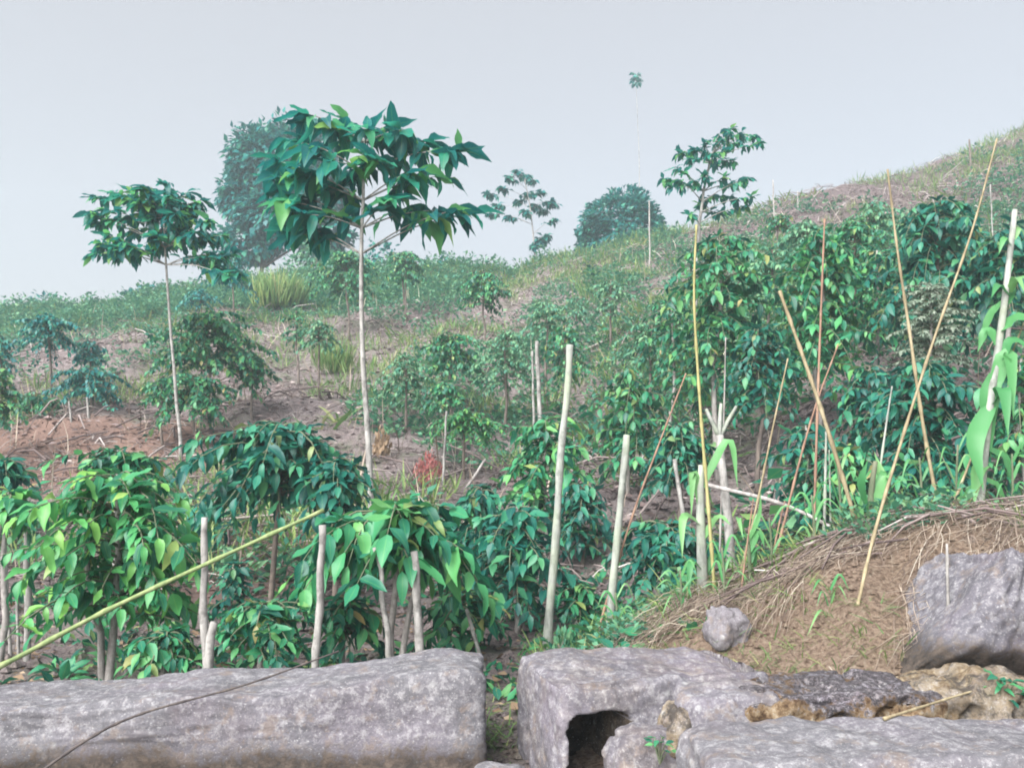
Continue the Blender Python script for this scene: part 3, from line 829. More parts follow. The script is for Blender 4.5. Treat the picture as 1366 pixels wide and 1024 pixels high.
# sparse airy tree
bs = base_far(716, 43)
tips = [P(x, y, 43 + rng.uniform(-1, 1)) for x, y in ((650, 258), (662, 272), (655, 285), (678, 235), (690, 228), (704, 232), (712, 240), (676, 288), (690, 268), (705, 258), (722, 255), (735, 268), (742, 272), (728, 280), (716, 275), (740, 292), (720, 318), (732, 312), (712, 330), (728, 322), (668, 250), (700, 282))]
cluster_tree('airy_tree', 'thin airy tree with gaps showing sky on the middle of the ridge', 'tree', bs, [bs, P(712, 320, 43), P(706, 270, 43), P(700, 240, 43)], tips, .42, 34, L_FAR, B_GREY, .04, 'far', 0, 'trees on the ridge', .5, .7, .3, 5)
# distant single tuft high in the sky
bp = base_far(852, 62)
tips = [P(848 + dx, 103 + dy, 62 + dz) for dx, dy, dz in ((0, 0, 0), (-4, 4, .3), (5, -5, -.3), (-3, -6, .2), (4, 6, 0), (8, 3, .2), (0, 9, 0))]
cluster_tree('slender_tree', 'very tall slender pale tree with one small tuft high against the sky', 'tree', bp, [bp, P(853, 250, 62), P(850, 150, 62), P(848, 104, 62)], tips, .45, 9, L_FAR, B_PALE, .028, 'far', 0, None, .4, .8, .85, 6)
# clustered tree on the right shoulder
bt = base_far(930, 20)
tips = [P(x, y, 20 + rng.uniform(-.8, .8)) for x, y in ((885, 238), (892, 250), (900, 222), (905, 205), (918, 212), (925, 198), (940, 188), (948, 205), (960, 178), (975, 172), (990, 175), (1005, 180), (1015, 190), (985, 190), (968, 200), (955, 222), (970, 235), (940, 235), (925, 240), (985, 245), (998, 238), (1005, 262), (992, 275), (975, 262), (950, 262), (920, 285), (935, 275), (905, 240), (962, 285), (980, 215))]
cluster_tree('young_tree', 'young tree with separate leaf clusters rising against the sky on the right shoulder', 'tree', bt, [bt, P(931, 330, 20), P(938, 260, 20), P(950, 205, 20)], tips, .27, 20, L_TALL, B_PALE, .045, 'mid', 300, None, .45, .9, .3, 8)

# ------------------------------------------------------------------ the two tall saplings
b1 = Vector(P(497, 690, 10.6)); b1.z = float(zt(b1.x, b1.y))
D1 = 10.6
T = [(398, 148, 0, .2), (380, 185, .3, 0), (410, 195, -.4, 0), (432, 165, .1, 0), (462, 160, .4, 0), (490, 172, -.3, 0), (520, 165, .2, 0), (548, 172, -.2, 0), (575, 190, .2, 0), (600, 200, 0, 0),
     (615, 198, .1, 0), (395, 225, -.2, 0), (420, 240, .3, 0), (380, 255, .1, 0), (400, 285, -.3, 0), (440, 215, -.4, 0), (450, 255, .3, 0), (430, 280, 0, 0), (505, 215, -.4, 0), (535, 210, .3, 0), (560, 225, -.3, 0),
     (585, 235, .1, 0), (545, 245, .1, 0), (520, 265, -.3, 0), (555, 275, .2, 0), (585, 280, 0, 0), (605, 280, -.2, 0), (625, 285, 0, 0), (470, 235, .4, 0), (485, 205, 0, 0), (390, 310, .2, 0), (372, 215, .1, 0), (365, 235, 0, 0), (376, 285, .2, 0), (368, 265, -.2, 0), (415, 305, .1, 0), (425, 195, .4, 0)]
tips = [P(x, y, D1 + dy) for x, y, dy, _ in T]
cluster_tree('tall_sapling', 'tall sapling with thin speckled trunk and big drooping leaves, tallest plant in the middle left', 'tree', b1,
             [b1, P(492, 600, D1), P(484, 480, D1), P(482, 380, D1), P(483, 290, D1), P(487, 190, D1)], tips, .45, 12, L_TALL, B_PALE, .036, 'near', 300, 'tall saplings above the coffee', .4, .8, .66, 12)
D2 = 15
b2 = Vector(P(242, 645, D2)); b2.z = float(zt(b2.x, b2.y))
T = [(128, 268), (140, 285), (125, 300), (150, 262), (145, 320), (165, 330), (175, 262), (185, 290), (178, 315), (200, 255), (215, 275), (225, 250), (215, 300), (235, 290), (250, 262), (262, 285), (272, 272), (240, 315), (205, 320),
     (280, 300), (265, 315), (190, 255), (228, 265), (160, 300), (285, 325), (150, 345), (275, 345), (290, 350), (258, 300), (300, 365), (210, 335), (228, 325), (200, 300), (245, 300), (225, 310), (180, 275), (240, 280), (255, 325), (150, 335), (135, 330), (298, 320), (312, 345), (322, 372), (305, 375), (118, 290), (122, 345)]
tips = [P(x, y - 6, D2 + rng.uniform(-.6, .6)) for x, y in T]
cluster_tree('tall_sapling', 'tall sapling at the left with umbrella crown over a long bare thin trunk', 'tree', b2,
             [b2, P(238, 560, D2), P(230, 470, D2), P(222, 360, D2), P(218, 290, D2)], tips, .28, 30, L_TALL, B_PALE, .032, 'mid', 300, 'tall saplings above the coffee', .5, .9, .72, 14)

# ------------------------------------------------------------------ coffee shrubs: near ones
shrub('bright green two tiered coffee shrub nearest the left edge, behind the bamboo pole', 158, 5.7, 620, 870, 250, .235, 32, .7, 1.0, L_LIGHT, None, 300, 'near', seed=3, fork=1)
shrub('dark umbrella shaped coffee shrub behind the grey post, leaves hanging down', 372, 8.0, 556, 690, 235, .27, 34, .95, 1.15, L_DARK, B_BROWN, 300, 'near', seed=5)
shrub('broad coffee shrub with the largest leaves, over two pale stumps', 528, 6.0, 662, 770, 250, .34, 30, .8, 1.05, L_FRESH, None, 300, 'near', seed=8, fork=1)
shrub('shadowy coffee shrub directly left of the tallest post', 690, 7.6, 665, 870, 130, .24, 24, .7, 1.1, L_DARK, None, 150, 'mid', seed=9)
shrub('mid green coffee shrub behind the tallest post, upper half lit', 728, 10.2, 552, 720, 145, .25, 30, .8, 1.1, L_FRESH, None, 180, 'mid', seed=10)
shrub('low glossy coffee shrub in the hollow beside the shorter leaning post', 890, 7.6, 690, 815, 150, .2, 28, .6, 1.2, L_DARK, None, 200, 'mid', seed=12)
shrub('coffee shrub with hanging leaves right above the shorter leaning post', 838, 12, 490, 660, 125, .26, 30, .85, 1.0, L_COFFEE, None, 120, 'mid', seed=13)
shrub('tall leafy coffee shrub under the clustered tree, left of the canes', 958, 12.5, 310, 560, 160, .26, 44, .8, 1.0, L_COFFEE, None, 150, 'mid', seed=14)
shrub('bright coffee shrub behind the brown upright cane', 1095, 12.5, 305, 540, 150, .27, 46, .9, 1.05, L_FRESH, None, 150, 'mid', seed=15)
shrub('biggest dark blue green coffee shrub high on the right', 1250, 12, 262, 470, 185, .28, 46, .95, 1.1, L_DARK, B_BROWN, 180, 'mid', seed=16)
shrub('dense dark coffee shrub low on the right behind the bank', 1235, 9.2, 475, 700, 185, .25, 46, .85, 1.15, L_DARK, B_BROWN, 220, 'mid', seed=17)
shrub('coffee shrub cut by the right edge behind the pale trunk', 1348, 11, 300, 440, 130, .27, 28, .9, 1.0, L_DARK, None, 100, 'mid', seed=18)
shrub('low coffee shrub cut by the right edge, below another', 1362, 9, 470, 650, 110, .25, 26, .8, 1.0, L_COFFEE, None, 100, 'mid', seed=19)
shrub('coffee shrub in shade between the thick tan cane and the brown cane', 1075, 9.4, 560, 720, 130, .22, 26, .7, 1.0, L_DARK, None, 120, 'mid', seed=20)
shrub('loose coffee shrub hanging left of the tall leafy one', 895, 14, 395, 520, 100, .25, 22, .9, .9, L_COFFEE, None, 0, 'mid', seed=21)
shrub('half hidden coffee shrub between the two biggest right shrubs', 1170, 13.5, 330, 470, 110, .26, 26, .9, 1.0, L_COFFEE, None, 0, 'mid', seed=22)
shrub('grey green fine leaved bush below the biggest dark shrub', 1240, 10.6, 378, 520, 105, .09, 60, .3, 1.5, L_GREY, B_GREY, 0, 'far', seed=23, name='bush', cat='bush', group=None)
shrub('coffee shrub peeping above the near left shrub', 158, 8, 592, 660, 140, .22, 22, .7, 1.0, L_COFFEE, None, 0, 'mid', seed=24)
shrub('dark coffee shrub cut by the left edge at mid height', 5, 8, 606, 650, 70, .22, 18, .7, 1.0, L_DARK, None, 0, 'mid', seed=25)
shrub('yellowish young coffee shrub at the left edge beside the whitish post', 14, 6.4, 645, 720, 90, .24, 14, .8, .8, L_LIGHT, None, 60, 'near', seed=26)
shrub('small dark coffee shrub low in the gap left of the tallest post', 615, 6.9, 780, 880, 120, .2, 22, .6, 1.0, L_COFFEE, None, 90, 'mid', seed=27)
shrub('small leafy shrub rooted at the foot of the tallest post', 770, 7.4, 770, 860, 90, .17, 20, .6, 1.0, L_COFFEE, None, 60, 'mid', seed=28)
shrub('low leafy shrub against the back of the stone log, left of the grey post', 352, 5.5, 795, 885, 130, .16, 26, .5, 1.1, L_COFFEE, None, 100, 'mid', seed=29)
shrub('low leafy shrub filling the space right of the grey post', 462, 6.2, 790, 870, 100, .19, 22, .6, 1.0, L_COFFEE, None, 90, 'mid', seed=30)
shrub('low bright shrub behind the stone log under the bamboo pole', 225, 5.4, 835, 895, 90, .15, 20, .5, 1.0, L_COFFEE, None, 60, 'mid', seed=31)
shrub('small coffee shrub in the shade right of the whitish knobbed post', 312, 7.2, 745, 830, 60, .17, 16, .6, .9, L_DARK, None, 0, 'mid', seed=32)
# shrubs further up the slope
far = [
    ('round coffee shrub on the left slope in front of the left tall sapling trunk', 275, 17, 418, 505, 160, .27, 40, L_COFFEE, 180),
    ('lower tier coffee shrub just beneath the round one on the left slope', 258, 15.8, 497, 560, 115, .26, 26, L_COFFEE, 0),
    ('small coffee shrub right of the round one on the left slope', 335, 17.5, 470, 520, 70, .25, 16, L_COFFEE, 0),
    ('umbrella topped coffee tree on bare stem at the far left', 62, 19, 418, 468, 82, .24, 26, L_FAR, 0),
    ('small round coffee shrub right of the umbrella topped one', 118, 20, 452, 492, 50, .22, 20, L_FAR, 0),
    ('coffee shrub cut by the left edge high on the slope', -2, 18, 442, 500, 40, .24, 16, L_FAR, 0),
    ('large dim coffee shrub at the left edge low on the slope', -4, 15, 488, 580, 70, .25, 24, L_COFFEE, 0),
    ('low spreading coffee shrub on the left terrace', 118, 18, 488, 540, 100, .24, 22, L_FAR, 0),
    ('bushy coffee shrub around the bare stem at the far left', 52, 18, 525, 575, 75, .24, 20, L_COFFEE, 0),
    ('tiny coffee shrub near the ridge above the round one', 265, 29, 386, 412, 55, .25, 16, L_FAR, 0),
    ('coffee shrub on the ridge right under the left tall sapling crown', 305, 30, 335, 390, 70, .3, 24, L_FAR, 0),
    ('wide coffee shrub on the ridge behind the tall sapling trunk', 462, 28, 335, 400, 95, .3, 34, L_COFFEE, 0),
    ('coffee tree on dark stem near the ridge right of the tall sapling', 540, 30, 335, 378, 62, .3, 22, L_COFFEE, 0),
    ('coffee tree with dark straight stem alone on the middle slope', 645, 24, 360, 418, 76, .27, 30, L_COFFEE, 0),
    ('leafy coffee shrub on the middle slope below the dark stemmed tree', 600, 18.5, 442, 510, 85, .26, 30, L_COFFEE, 90),
    ('weedy coffee shrub below the leafy one on the middle slope', 592, 16.5, 505, 550, 60, .22, 18, L_COFFEE, 0),
    ('flat topped light green coffee shrub over grey forked stems', 618, 14.2, 548, 585, 105, .19, 26, L_LIGHT, 0),
    ('pale green loose shrub on the middle slope right of the leafy one', 675, 18, 438, 530, 90, .2, 30, L_WEED, 0),
    ('pale shrub behind the top of the tallest post', 755, 17, 430, 520, 70, .22, 22, L_COFFEE, 0),
    ('small young coffee shrub left of the shoulder shrubs', 770, 25, 395, 430, 40, .24, 14, L_WEED, 0),
    ('young coffee shrub upslope between dome shaped tree and shoulder shrubs', 815, 22, 370, 430, 60, .25, 18, L_WEED, 0),
    ('small shrub on the brown slope left of the tall sapling trunk', 395, 22, 412, 470, 36, .22, 12, L_COFFEE, 0),
    ('shrub with bare forked stems left of the tall sapling trunk', 425, 19, 425, 470, 60, .22, 16, L_WEED, 0),
    ('shrub on the right shoulder of the hill, left of the thick tall cane', 1075, 19, 292, 350, 80, .26, 24, L_WEED, 0),
    ('small dark shrub on the right shoulder below the skyline', 1040, 22, 285, 310, 40, .25, 14, L_COFFEE, 0),
    ('light shrub on the right shoulder behind the tall tan cane', 1165, 18, 268, 330, 80, .26, 24, L_WEED, 0),
]
for s_, (lb, px, d, tp, bt, wp, L, nb, mt, sg) in enumerate(far):
    shrub(lb, px, d, tp, bt, wp, L, nb, .8, .95, mt, B_BROWN, sg, 'mid' if d < 15 else 'far', seed=50 + s_)


for s_, (lb, px, d, tp, bt, wp, L, nb, mt, sg) in enumerate([
    ('leafy coffee shrub low between the forked trunk and the slender yellow cane', 905, 10.5, 560, 660, 110, .24, 26, L_DARK, 60),
    ('coffee shrub behind the forked trunk, dark and narrow', 1010, 11.5, 430, 560, 90, .26, 30, L_DARK, 80),
    ('coffee shrub low behind the thick tan cane, on the bank crest', 1130, 9.0, 590, 700, 120, .24, 26, L_COFFEE, 80),
    ('coffee shrub filling the gap behind the light green maize sprout', 1160, 10.5, 480, 620, 110, .25, 28, L_DARK, 60),
    ('light topped coffee shrub left of the biggest dark one', 1140, 15, 290, 390, 120, .27, 30, L_COFFEE, 0),
    ('coffee shrub in the back right corner below the green strip', 1330, 15, 330, 440, 110, .27, 26, L_DARK, 0),
    ('airy coffee shrub upslope of the bright one, near the skyline', 1030, 16, 330, 420, 100, .26, 26, L_WEED, 0),
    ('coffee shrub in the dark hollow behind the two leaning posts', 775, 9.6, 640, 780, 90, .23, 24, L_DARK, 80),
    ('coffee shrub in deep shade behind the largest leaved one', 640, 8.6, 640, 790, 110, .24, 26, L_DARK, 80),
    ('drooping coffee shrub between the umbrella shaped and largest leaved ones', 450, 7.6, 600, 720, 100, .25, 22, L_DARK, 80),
    ('loose coffee shrub on the slope right of the shorter leaning post', 870, 17, 430, 500, 90, .25, 24, L_WEED, 0),
    ('weedy shrub on the middle slope under the young upslope one', 730, 21, 400, 450, 70, .25, 18, L_WEED, 0),
    ('pale weedy shrub on the slope left of the leafy middle one', 540, 17, 470, 545, 80, .22, 20, L_WEED, 0),
    ('low weedy shrub beside the bare stem of the left sapling', 215, 15.5, 505, 550, 60, .22, 16, L_COFFEE, 0),
    ('small coffee shrub at the edge of the left red bank', 330, 12.5, 590, 650, 60, .2, 16, L_COFFEE, 0)]):
    shrub(lb, px, d, tp, bt, wp, L, nb, .8, .95, mt, B_BROWN, sg, 'mid', seed=90 + s_)

# yellow green bushy grass on the ridge, red and brown dead shrubs
def tuft(name, label, cat, px, d, hpx, wpx, n, mat, kind='blade', seed=0, group=None, bpy_=None, ls=1.0):
    b = G(px, d) if bpy_ is None else hit(px, bpy_); d = b.y
    h = hpx / F * d; wd = wpx / F * d / 2; r = random.Random(seed); m = []
    for i in range(n):
        a = r.uniform(0, 6.28); q = r.random() ** .6 * wd
        p = Vector((math.cos(a) * q * .8, math.sin(a) * q * .8, r.random() * h * (.35 if ls == 1 else (1 - .6 * q / wd))))
        m.append(orient(p, (math.cos(a) * .5, math.sin(a) * .5, r.uniform(.6, 1.4)), (math.cos(a), math.sin(a), .2), h * ls * r.uniform(.45, 1.0), r.uniform(-1, 1)))
    if kind == 'blade':
        for M_ in m:
            for rr_ in range(3): M_[rr_][1] *= .9
    o = link(name, merged(name, m, kind, mat), None, b)
    return tag(o, label, cat, group)
tuft('grass_clump', 'bright yellow green grass clump on the ridge left of the tall sapling', 'grass clump', 365, 33, 45, 85, 900, L_GRASS, seed=1)
tuft('grass_clump', 'tall pale grass clump on the slope left of the tall sapling trunk', 'grass clump', 440, 23, 42, 60, 420, L_GRASS, seed=2)
tuft('dead_shrub', 'reddish pink dead shrub on the litter slope', 'dead shrub', 572, 14, 56, 54, 520, L_RED, 'far', 3, None, 650, .13)
tuft('dead_shrub', 'tan withered leaf clump beside the tall sapling trunk', 'dead shrub', 508, 14, 45, 26, 90, L_BROWN, 'far', 4, None, 612, .3)
tuft('weed_clump', 'yellowish weed clump at the foot of the tallest post', 'weed', 752, 6.4, 60, 44, 110, L_WEED, 'far', 5, None, None, .25)

# ------------------------------------------------------------------ maize and sprouting trunk on the right
def strap_plant(label, base, d, stalk, leaves, mat, wpx, name='maize_plant', cat='maize plant', bark=None, wide=1.0, group=None):
    """stalk: photo points from the base up; leaves: (attach, tip) with an arch between"""
    b = P(*base, d); b.z = min(b.z, float(zt(b.x, b.y)))
    root = thing(name, b, label, cat, group)
    r = wpx / 2 / F * d
    link('stalk', MB().tube(polyline([Vector((0, 0, -.08))] + [P(*s, d) - b for s in stalk], 10), [r * (1.1 - .5 * i / 9) for i in range(10)], 7).mesh('stalk', bark or B_STEM), root)
    for (a, m, t, wl) in leaves:
        dd = d + rng.uniform(-.25, .15)
        q = polyline([P(*a, d) - b, P(*m, (d + dd) / 2) - b, P(*t, dd) - b], 10)
        wl = wl / 2 / F * d * wide * .68
        V, Qd, uv = [], [], []
        for i, p in enumerate(q):
            tt = i / 9; tg = (q[min(9, i + 1)] - q[max(0, i - 1)]).normalized()
            side = tg.cross(Vector((0, -.6, .8)))
            side = side.normalized() if side.length > .05 else Vector((1, 0, 0))
            ww = wl * (.25 + .75 * math.sin(math.pi * min(1, tt * .9 + .12)) ** .7) * (1 - tt ** 4 * .96)
            nrm = side.cross(tg)
            for u_, f_ in ((-1, .3), (0, 0), (1, .3)):
                V.append(tuple(p + side * ww * u_ + nrm * ww * (f_ + .12 * math.sin(i * 2.1 + u_)))); uv.append(((u_ + 1) / 2, tt))
        for i in range(9):
            k_ = i * 3; Qd += [(k_, k_ + 3, k_ + 4, k_ + 1), (k_ + 1, k_ + 4, k_ + 5, k_ + 2)]
        link('leaf', np_mesh('leaf', V, Qd, mat, uv), root)
    return root
strap_plant('pale trunk at the right edge wrapped in long light green leaves', (1302, 690), 6.0, [(1318, 560), (1338, 420), (1354, 280)],
            [((1325, 520), (1345, 470), (1352, 560), 22), ((1322, 540), (1300, 590), (1312, 655), 24), ((1330, 460), (1316, 440), (1304, 470), 16), ((1335, 440), (1362, 425), (1392, 440), 26),
             ((1330, 480), (1352, 455), (1378, 470), 20), ((1318, 600), (1340, 612), (1352, 650), 18), ((1328, 500), (1318, 540), (1322, 610), 26), ((1342, 400), (1322, 420), (1308, 452), 14), ((1345, 380), (1372, 372), (1390, 400), 18),
             ((1312, 640), (1330, 650), (1345, 690), 16), ((1345, 395), (1332, 380), (1322, 398), 11), ((1347, 390), (1356, 370), (1368, 392), 11), ((1344, 405), (1350, 385), (1342, 360), 10), ((1350, 330), (1340, 318), (1332, 340), 10), ((1351, 320), (1360, 305), (1370, 322), 10), ((1322, 560), (1308, 560), (1300, 610), 20), ((1326, 540), (1338, 520), (1345, 585), 20), ((1316, 620), (1304, 630), (1298, 680), 18)], L_MAIZE, 12, 'sprouting_trunk', 'tree', B_POST, 1.45)
strap_plant('light green maize sprout on the bank crest left of the crossing canes', (1160, 712), 6.0, [(1162, 660), (1168, 615)],
            [((1162, 690), (1148, 650), (1158, 612), 20), ((1164, 680), (1176, 640), (1166, 602), 20), ((1162, 690), (1180, 640), (1190, 640), 18), ((1160, 700), (1148, 690), (1150, 655), 16), ((1165, 660), (1180, 630), (1182, 670), 14)], L_MAIZE, 10)
strap_plant('maize plant with arching leaf beside the slender yellow cane', (938, 815), 6.0, [(936, 740), (934, 670), (936, 620)],
            [((935, 680), (925, 630), (922, 690), 18), ((936, 650), (972, 588), (984, 650), 18), ((936, 700), (912, 690), (910, 745), 18), ((937, 720), (958, 690), (975, 700), 16), ((936, 760), (922, 750), (918, 800), 16), ((938, 770), (955, 740), (965, 790), 14)], L_MAIZE, 15, bark=B_POST)
strap_plant('small maize seedling with drooping leaf on the dirt right of the yellow cane', (1003, 800), 5.8, [(1000, 750), (998, 715)],
            [((1000, 735), (1012, 710), (1020, 730), 14), ((1000, 750), (1005, 730), (1008, 775), 16), ((998, 725), (985, 690), (992, 720), 12), ((999, 720), (1012, 690), (1015, 655), 9)], L_MAIZE, 6)
strap_plant('broad leaved seedling on the bank crest right of the crossing canes', (1285, 695), 6.2, [(1284, 670)],
            [((1284, 672), (1265, 655), (1245, 668), 14), ((1284, 670), (1300, 650), (1322, 662), 14), ((1284, 672), (1280, 645), (1290, 630), 10), ((1285, 680), (1310, 672), (1332, 690), 12)], L_MAIZE, 6, 'seedling', 'seedling')

rr = random.Random(77)
for lb, px, py, d, hp in [('tall thin maize seedling between the brown cane and the thick tan cane', 1120, 715, 6.3, 95), ('maize seedling right of the thick tan cane foot', 1182, 700, 6.1, 70),
        ('maize seedling left of the tall tan cane foot', 1228, 690, 6.2, 80), ('maize seedling just left of the leafy pale trunk', 1275, 688, 6.3, 95), ('maize seedling in front of the paired grey stakes', 1085, 740, 6.0, 80),
        ('short maize seedling above the small dark stone', 965, 815, 5.7, 85), ('maize seedling left of the slender yellow cane foot', 908, 835, 5.8, 75), ('maize seedling at the foot of the shorter leaning post', 822, 850, 6.0, 60),
        ('maize seedling below the thin olive cane', 1028, 765, 5.9, 75), ('maize seedling at the right picture edge on the bank', 1350, 690, 5.9, 85), ('broken pale maize seedling standing low before the longest cane', 1108, 850, 4.9, 75)]:
    L_ = []
    for q_ in range(6):
        s_ = 1 if q_ % 2 else -1; f_ = .15 + .14 * q_; w_ = rr.uniform(14, 30)
        L_.append(((px, py - hp * f_), (px + s_ * w_ * .6, py - hp * (f_ + rr.uniform(.25, .4))), (px + s_ * w_ * rr.uniform(1, 1.5), py - hp * (f_ + rr.uniform(-.15, .3))), rr.uniform(3.5, 7)))
    strap_plant(lb, (px, py), d, [(px + 1, py - hp * .5), (px + rr.uniform(-3, 3), py - hp)], L_, L_MAIZE, 4, 'maize_seedling', 'maize seedling', None, 1.0, 'maize seedlings on the bank')
# small fresh plants tucked among the stones
def rosette(label, p, n, L, mat, name='small_plant', cat='small plant', seed=0):
    r = random.Random(seed); root = thing(name, p, label, cat); st = MB(); lv = []
    for i in range(n):
        a = i * 2.4; q = Vector((math.cos(a) * L * r.uniform(.3, 1), math.sin(a) * L * r.uniform(.3, .9), L * r.uniform(.4, 1.6)))
        st.tube([Vector((0, 0, -.03)), q * .6, q], [.004, .003, .002], 4, False)
        lv.append(orient(q, (math.cos(a), math.sin(a), r.uniform(-.3, .3)), (0, -.3, 1), L * r.uniform(.7, 1.1), r.uniform(-.4, .4)))
    link('stems', st.mesh('stems', B_STEM), root)
    put_leaves(root, lv, 'mid', mat, n)
rosette('small fresh green plant growing under the big boulder at the right edge', Vector(P(1335, 940, 3.8)), 30, .075, L_COFFEE, seed=1)
rosette('tiny green plant in the crack between the stone lumps and the slab', Vector(P(880, 1008, 3.62)), 12, .045, L_COFFEE, seed=2)

# ------------------------------------------------------------------ ground cover nobody could count
def frame(n, x0, x1, y0, y1, power=1.0):
    """random spots on the ground, denser close by"""
    u = nrs.rand(n) ** power
    y = y0 + (y1 - y0) * u
    half = .66 * y + 1
    x = (nrs.rand(n) * 2 - 1) * half
    k = (x > x0) & (x < x1)
    return x[k], y[k]

def strands(name, x, y, ln, rad, mat, rise, seed, heading=None, spreadh=3.14):
    """fallen sticks and straws lying on the ground"""
    n = len(x); r = np.random.RandomState(seed)
    a = (r.rand(n) * 2 - 1) * spreadh + (heading if heading is not None else 0)
    l = ln * (.35 + r.rand(n) ** 2 * 1.3)
    dx, dy = np.cos(a) * l / 2, np.sin(a) * l / 2
    mid = np.stack([x, y, zt(x, y)], -1)
    p0 = np.stack([x - dx, y - dy, zt(x - dx, y - dy)], -1); p1 = np.stack([x + dx, y + dy, zt(x + dx, y + dy)], -1)
    p0[:, 2] += rad + r.rand(n) * rise; p1[:, 2] += rad + r.rand(n) ** 2 * rise * 2
    mid = (p0 + p1) / 2; mid += (r.rand(n, 3) - .5) * l[:, None] * .14; mid[:, 2] += rise * .3
    rr = rad * (.5 + r.rand(n))
    t = (p1 - p0); t /= np.linalg.norm(t, axis=1)[:, None] + 1e-9
    s1 = np.cross(t, [0, 0, 1.0]); s1 /= np.linalg.norm(s1, axis=1)[:, None] + 1e-9
    s2 = np.cross(s1, t)
    Vv = []
    for p, k in ((p0, 1.0), (mid, .9), (p1, .5)):
        for c_, s_ in ((1, 0), (-.5, .866), (-.5, -.866)):
            Vv.append(p + (s1 * c_ + s2 * s_) * (rr * k)[:, None])
    Vv = np.stack(Vv, 1)
    q = np.array([(i * 3 + k, i * 3 + (k + 1) % 3, i * 3 + 3 + (k + 1) % 3, i * 3 + 3 + k) for i in range(2) for k in range(3)])
    Qq = (q[None] + (np.arange(n) * 9)[:, None, None]).reshape(-1, 4)
    return tag(link(name, np_mesh(name, Vv.reshape(-1, 3), Qq, mat)), kind='stuff')

def cover(name, x, y, size, mat, kind, per, seed, wide=1.0, upright=.8, lf=1.0):
    r = random.Random(seed); m = []
    z = zt(x, y)
    for i in range(len(x)):
        s = size * r.uniform(.5, 1.3)
        for j in range(per):
            a = r.uniform(0, 6.28); q = r.random() * s * .6
            M_ = orient((x[i] + math.cos(a) * q, y[i] + math.sin(a) * q, z[i] - .02 + r.random() * s * (.0 if kind == 'blade' else .5 if lf == 1 else 1 - .7 * q / (s * .6))), (math.cos(a), math.sin(a), upright * r.uniform(.2, 1.6)),
                        (math.cos(a) * .3, math.sin(a) * .3, 1), s * lf * r.uniform(.5, 1.1), r.uniform(-.8, .8))
            if wide != 1:
                for k_ in range(3): M_[k_][1] *= wide
            m.append(M_)
    return tag(link(name, merged(name, m, kind, mat)), kind='stuff')

# dead sticks and slash over the whole slope
x, y = frame(24000, -40, 45, 8.5, 41, .9)
keep = fbm(x * .35, y * .35, 31, 3) > -.12
strands('slash_twigs', x[keep], y[keep], .42, .008, L_TWIG, .10, 1)
x, y = frame(1500, -40, 45, 9, 41, .9)
keep = fbm(x * .3, y * .3, 32, 3) > -.05
strands('slash_branches', x[keep], y[keep], 1.2, .017, L_TWIG, .25, 2)
x, y = frame(30000, -40, 45, 8.5, 38, .8)
cover('slope_litter', x, y, .16, L_LITTER, 'tiny', 1, 15, 1.0, .25)
x, y = frame(9000, 5, 45, 22, 41, 1.0)
strands('slash_twigs', x, y, .5, .014, L_TWIG, .16, 19)
# weeds: ridge band left, middle slope, right shoulder
x, y = frame(22000, -40, 45, 9, 42, .8)
d_ = fbm(x * .22, y * .22, 41, 3)
ridge = sstep(33, 37, y) * sstep(3, -5, x)
mid = np.exp(-((x - 1.5 - .06 * y) / 3.4) ** 2) * sstep(13, 17, y) * .30
right = sstep(2, 6, x) * sstep(13, 18, y) * .26 * sstep(30, 24, y) - .10 * sstep(5, 10, x) * sstep(26, 32, y)
strip = .42 * np.exp(-((y - 28.5) / 2.0) ** 2) * sstep(8, 11, x)
def bald(px_, py_, rx, ry, a): return .78 * a * np.exp(-((x - px_) / rx) ** 2 - ((y - py_) / ry) ** 2)
def bald_sum(): return bald(-5.6, 24, 2.6, 6.5, .36) + bald(-11.5, 26, 4, 4, .30) + bald(2.6, 36, 3.2, 3, .34) + bald(-1.3, 14, 2.3, 1.8, .4) + bald(15, 35, 7, 4.5, .26) + bald(-8, 15.5, 4.5, 2.8, .4) + bald(1.2, 11, 1.2, 2, .3)
bare = bald_sum() - strip + .2 * np.exp(-((x + 8) / 5) ** 2 - ((y - 15.5) / 3) ** 2) + .2 * np.exp(-((x + 5) / 5) ** 2 - ((y - 26) / 5) ** 2)
keep = d_ + .7 * ridge + mid + right - bare > .045
cover('hillside_weeds', x[keep], y[keep], .30, L_WEED, 'tiny', 10, 5, 1.0, 1.0, .5)
x, y = frame(9000, -40, 45, 10, 43, .7)
d_ = fbm(x * .25, y * .25, 47, 3)
ridge = sstep(34, 38, y) * (.55 * sstep(4, -4, x) + .15) - .02 * sstep(5, 10, x) * sstep(24, 30, y)
keep = d_ + ridge - .7 * bald_sum() > .10
cover('hillside_grass', x[keep], y[keep], .5, L_GRASS, 'blade', 6, 6, 2.6, 1.2)
x, y = frame(2600, -40, 45, 10, 38, .8)
keep = fbm(x * .4, y * .4, 71, 3) + .12 * sstep(2, 6, x) - bald_sum() > .10
cover('hillside_brush', x[keep], y[keep], .75, L_WEED, 'tiny', 44, 17, 1.0, .7, .24)
x, y = frame(1200, -40, 45, 9, 36, .8)
keep = fbm(x * .5, y * .5, 73, 3) + .1 * sstep(2, 6, x) - bald_sum() > .13
cover('hillside_brush', x[keep], y[keep], .7, L_COFFEE, 'tiny', 50, 18, 1.0, .5, .28)
x, y = frame(5200, -45, 30, 33, 43, 1.0)
keep = fbm(x * .3, y * .3, 44, 3) + .5 * sstep(2, -6, x) - .25 * sstep(35.5, 33, y) - .25 * sstep(4, 9, x) - bald_sum() > .04
cover('ridge_scrub', x[keep], y[keep], .72, L_WEED, 'tiny', 34, 16, 1.0, .9, .26)
x, y = frame(10000, -40, 45, 9, 42, .75)
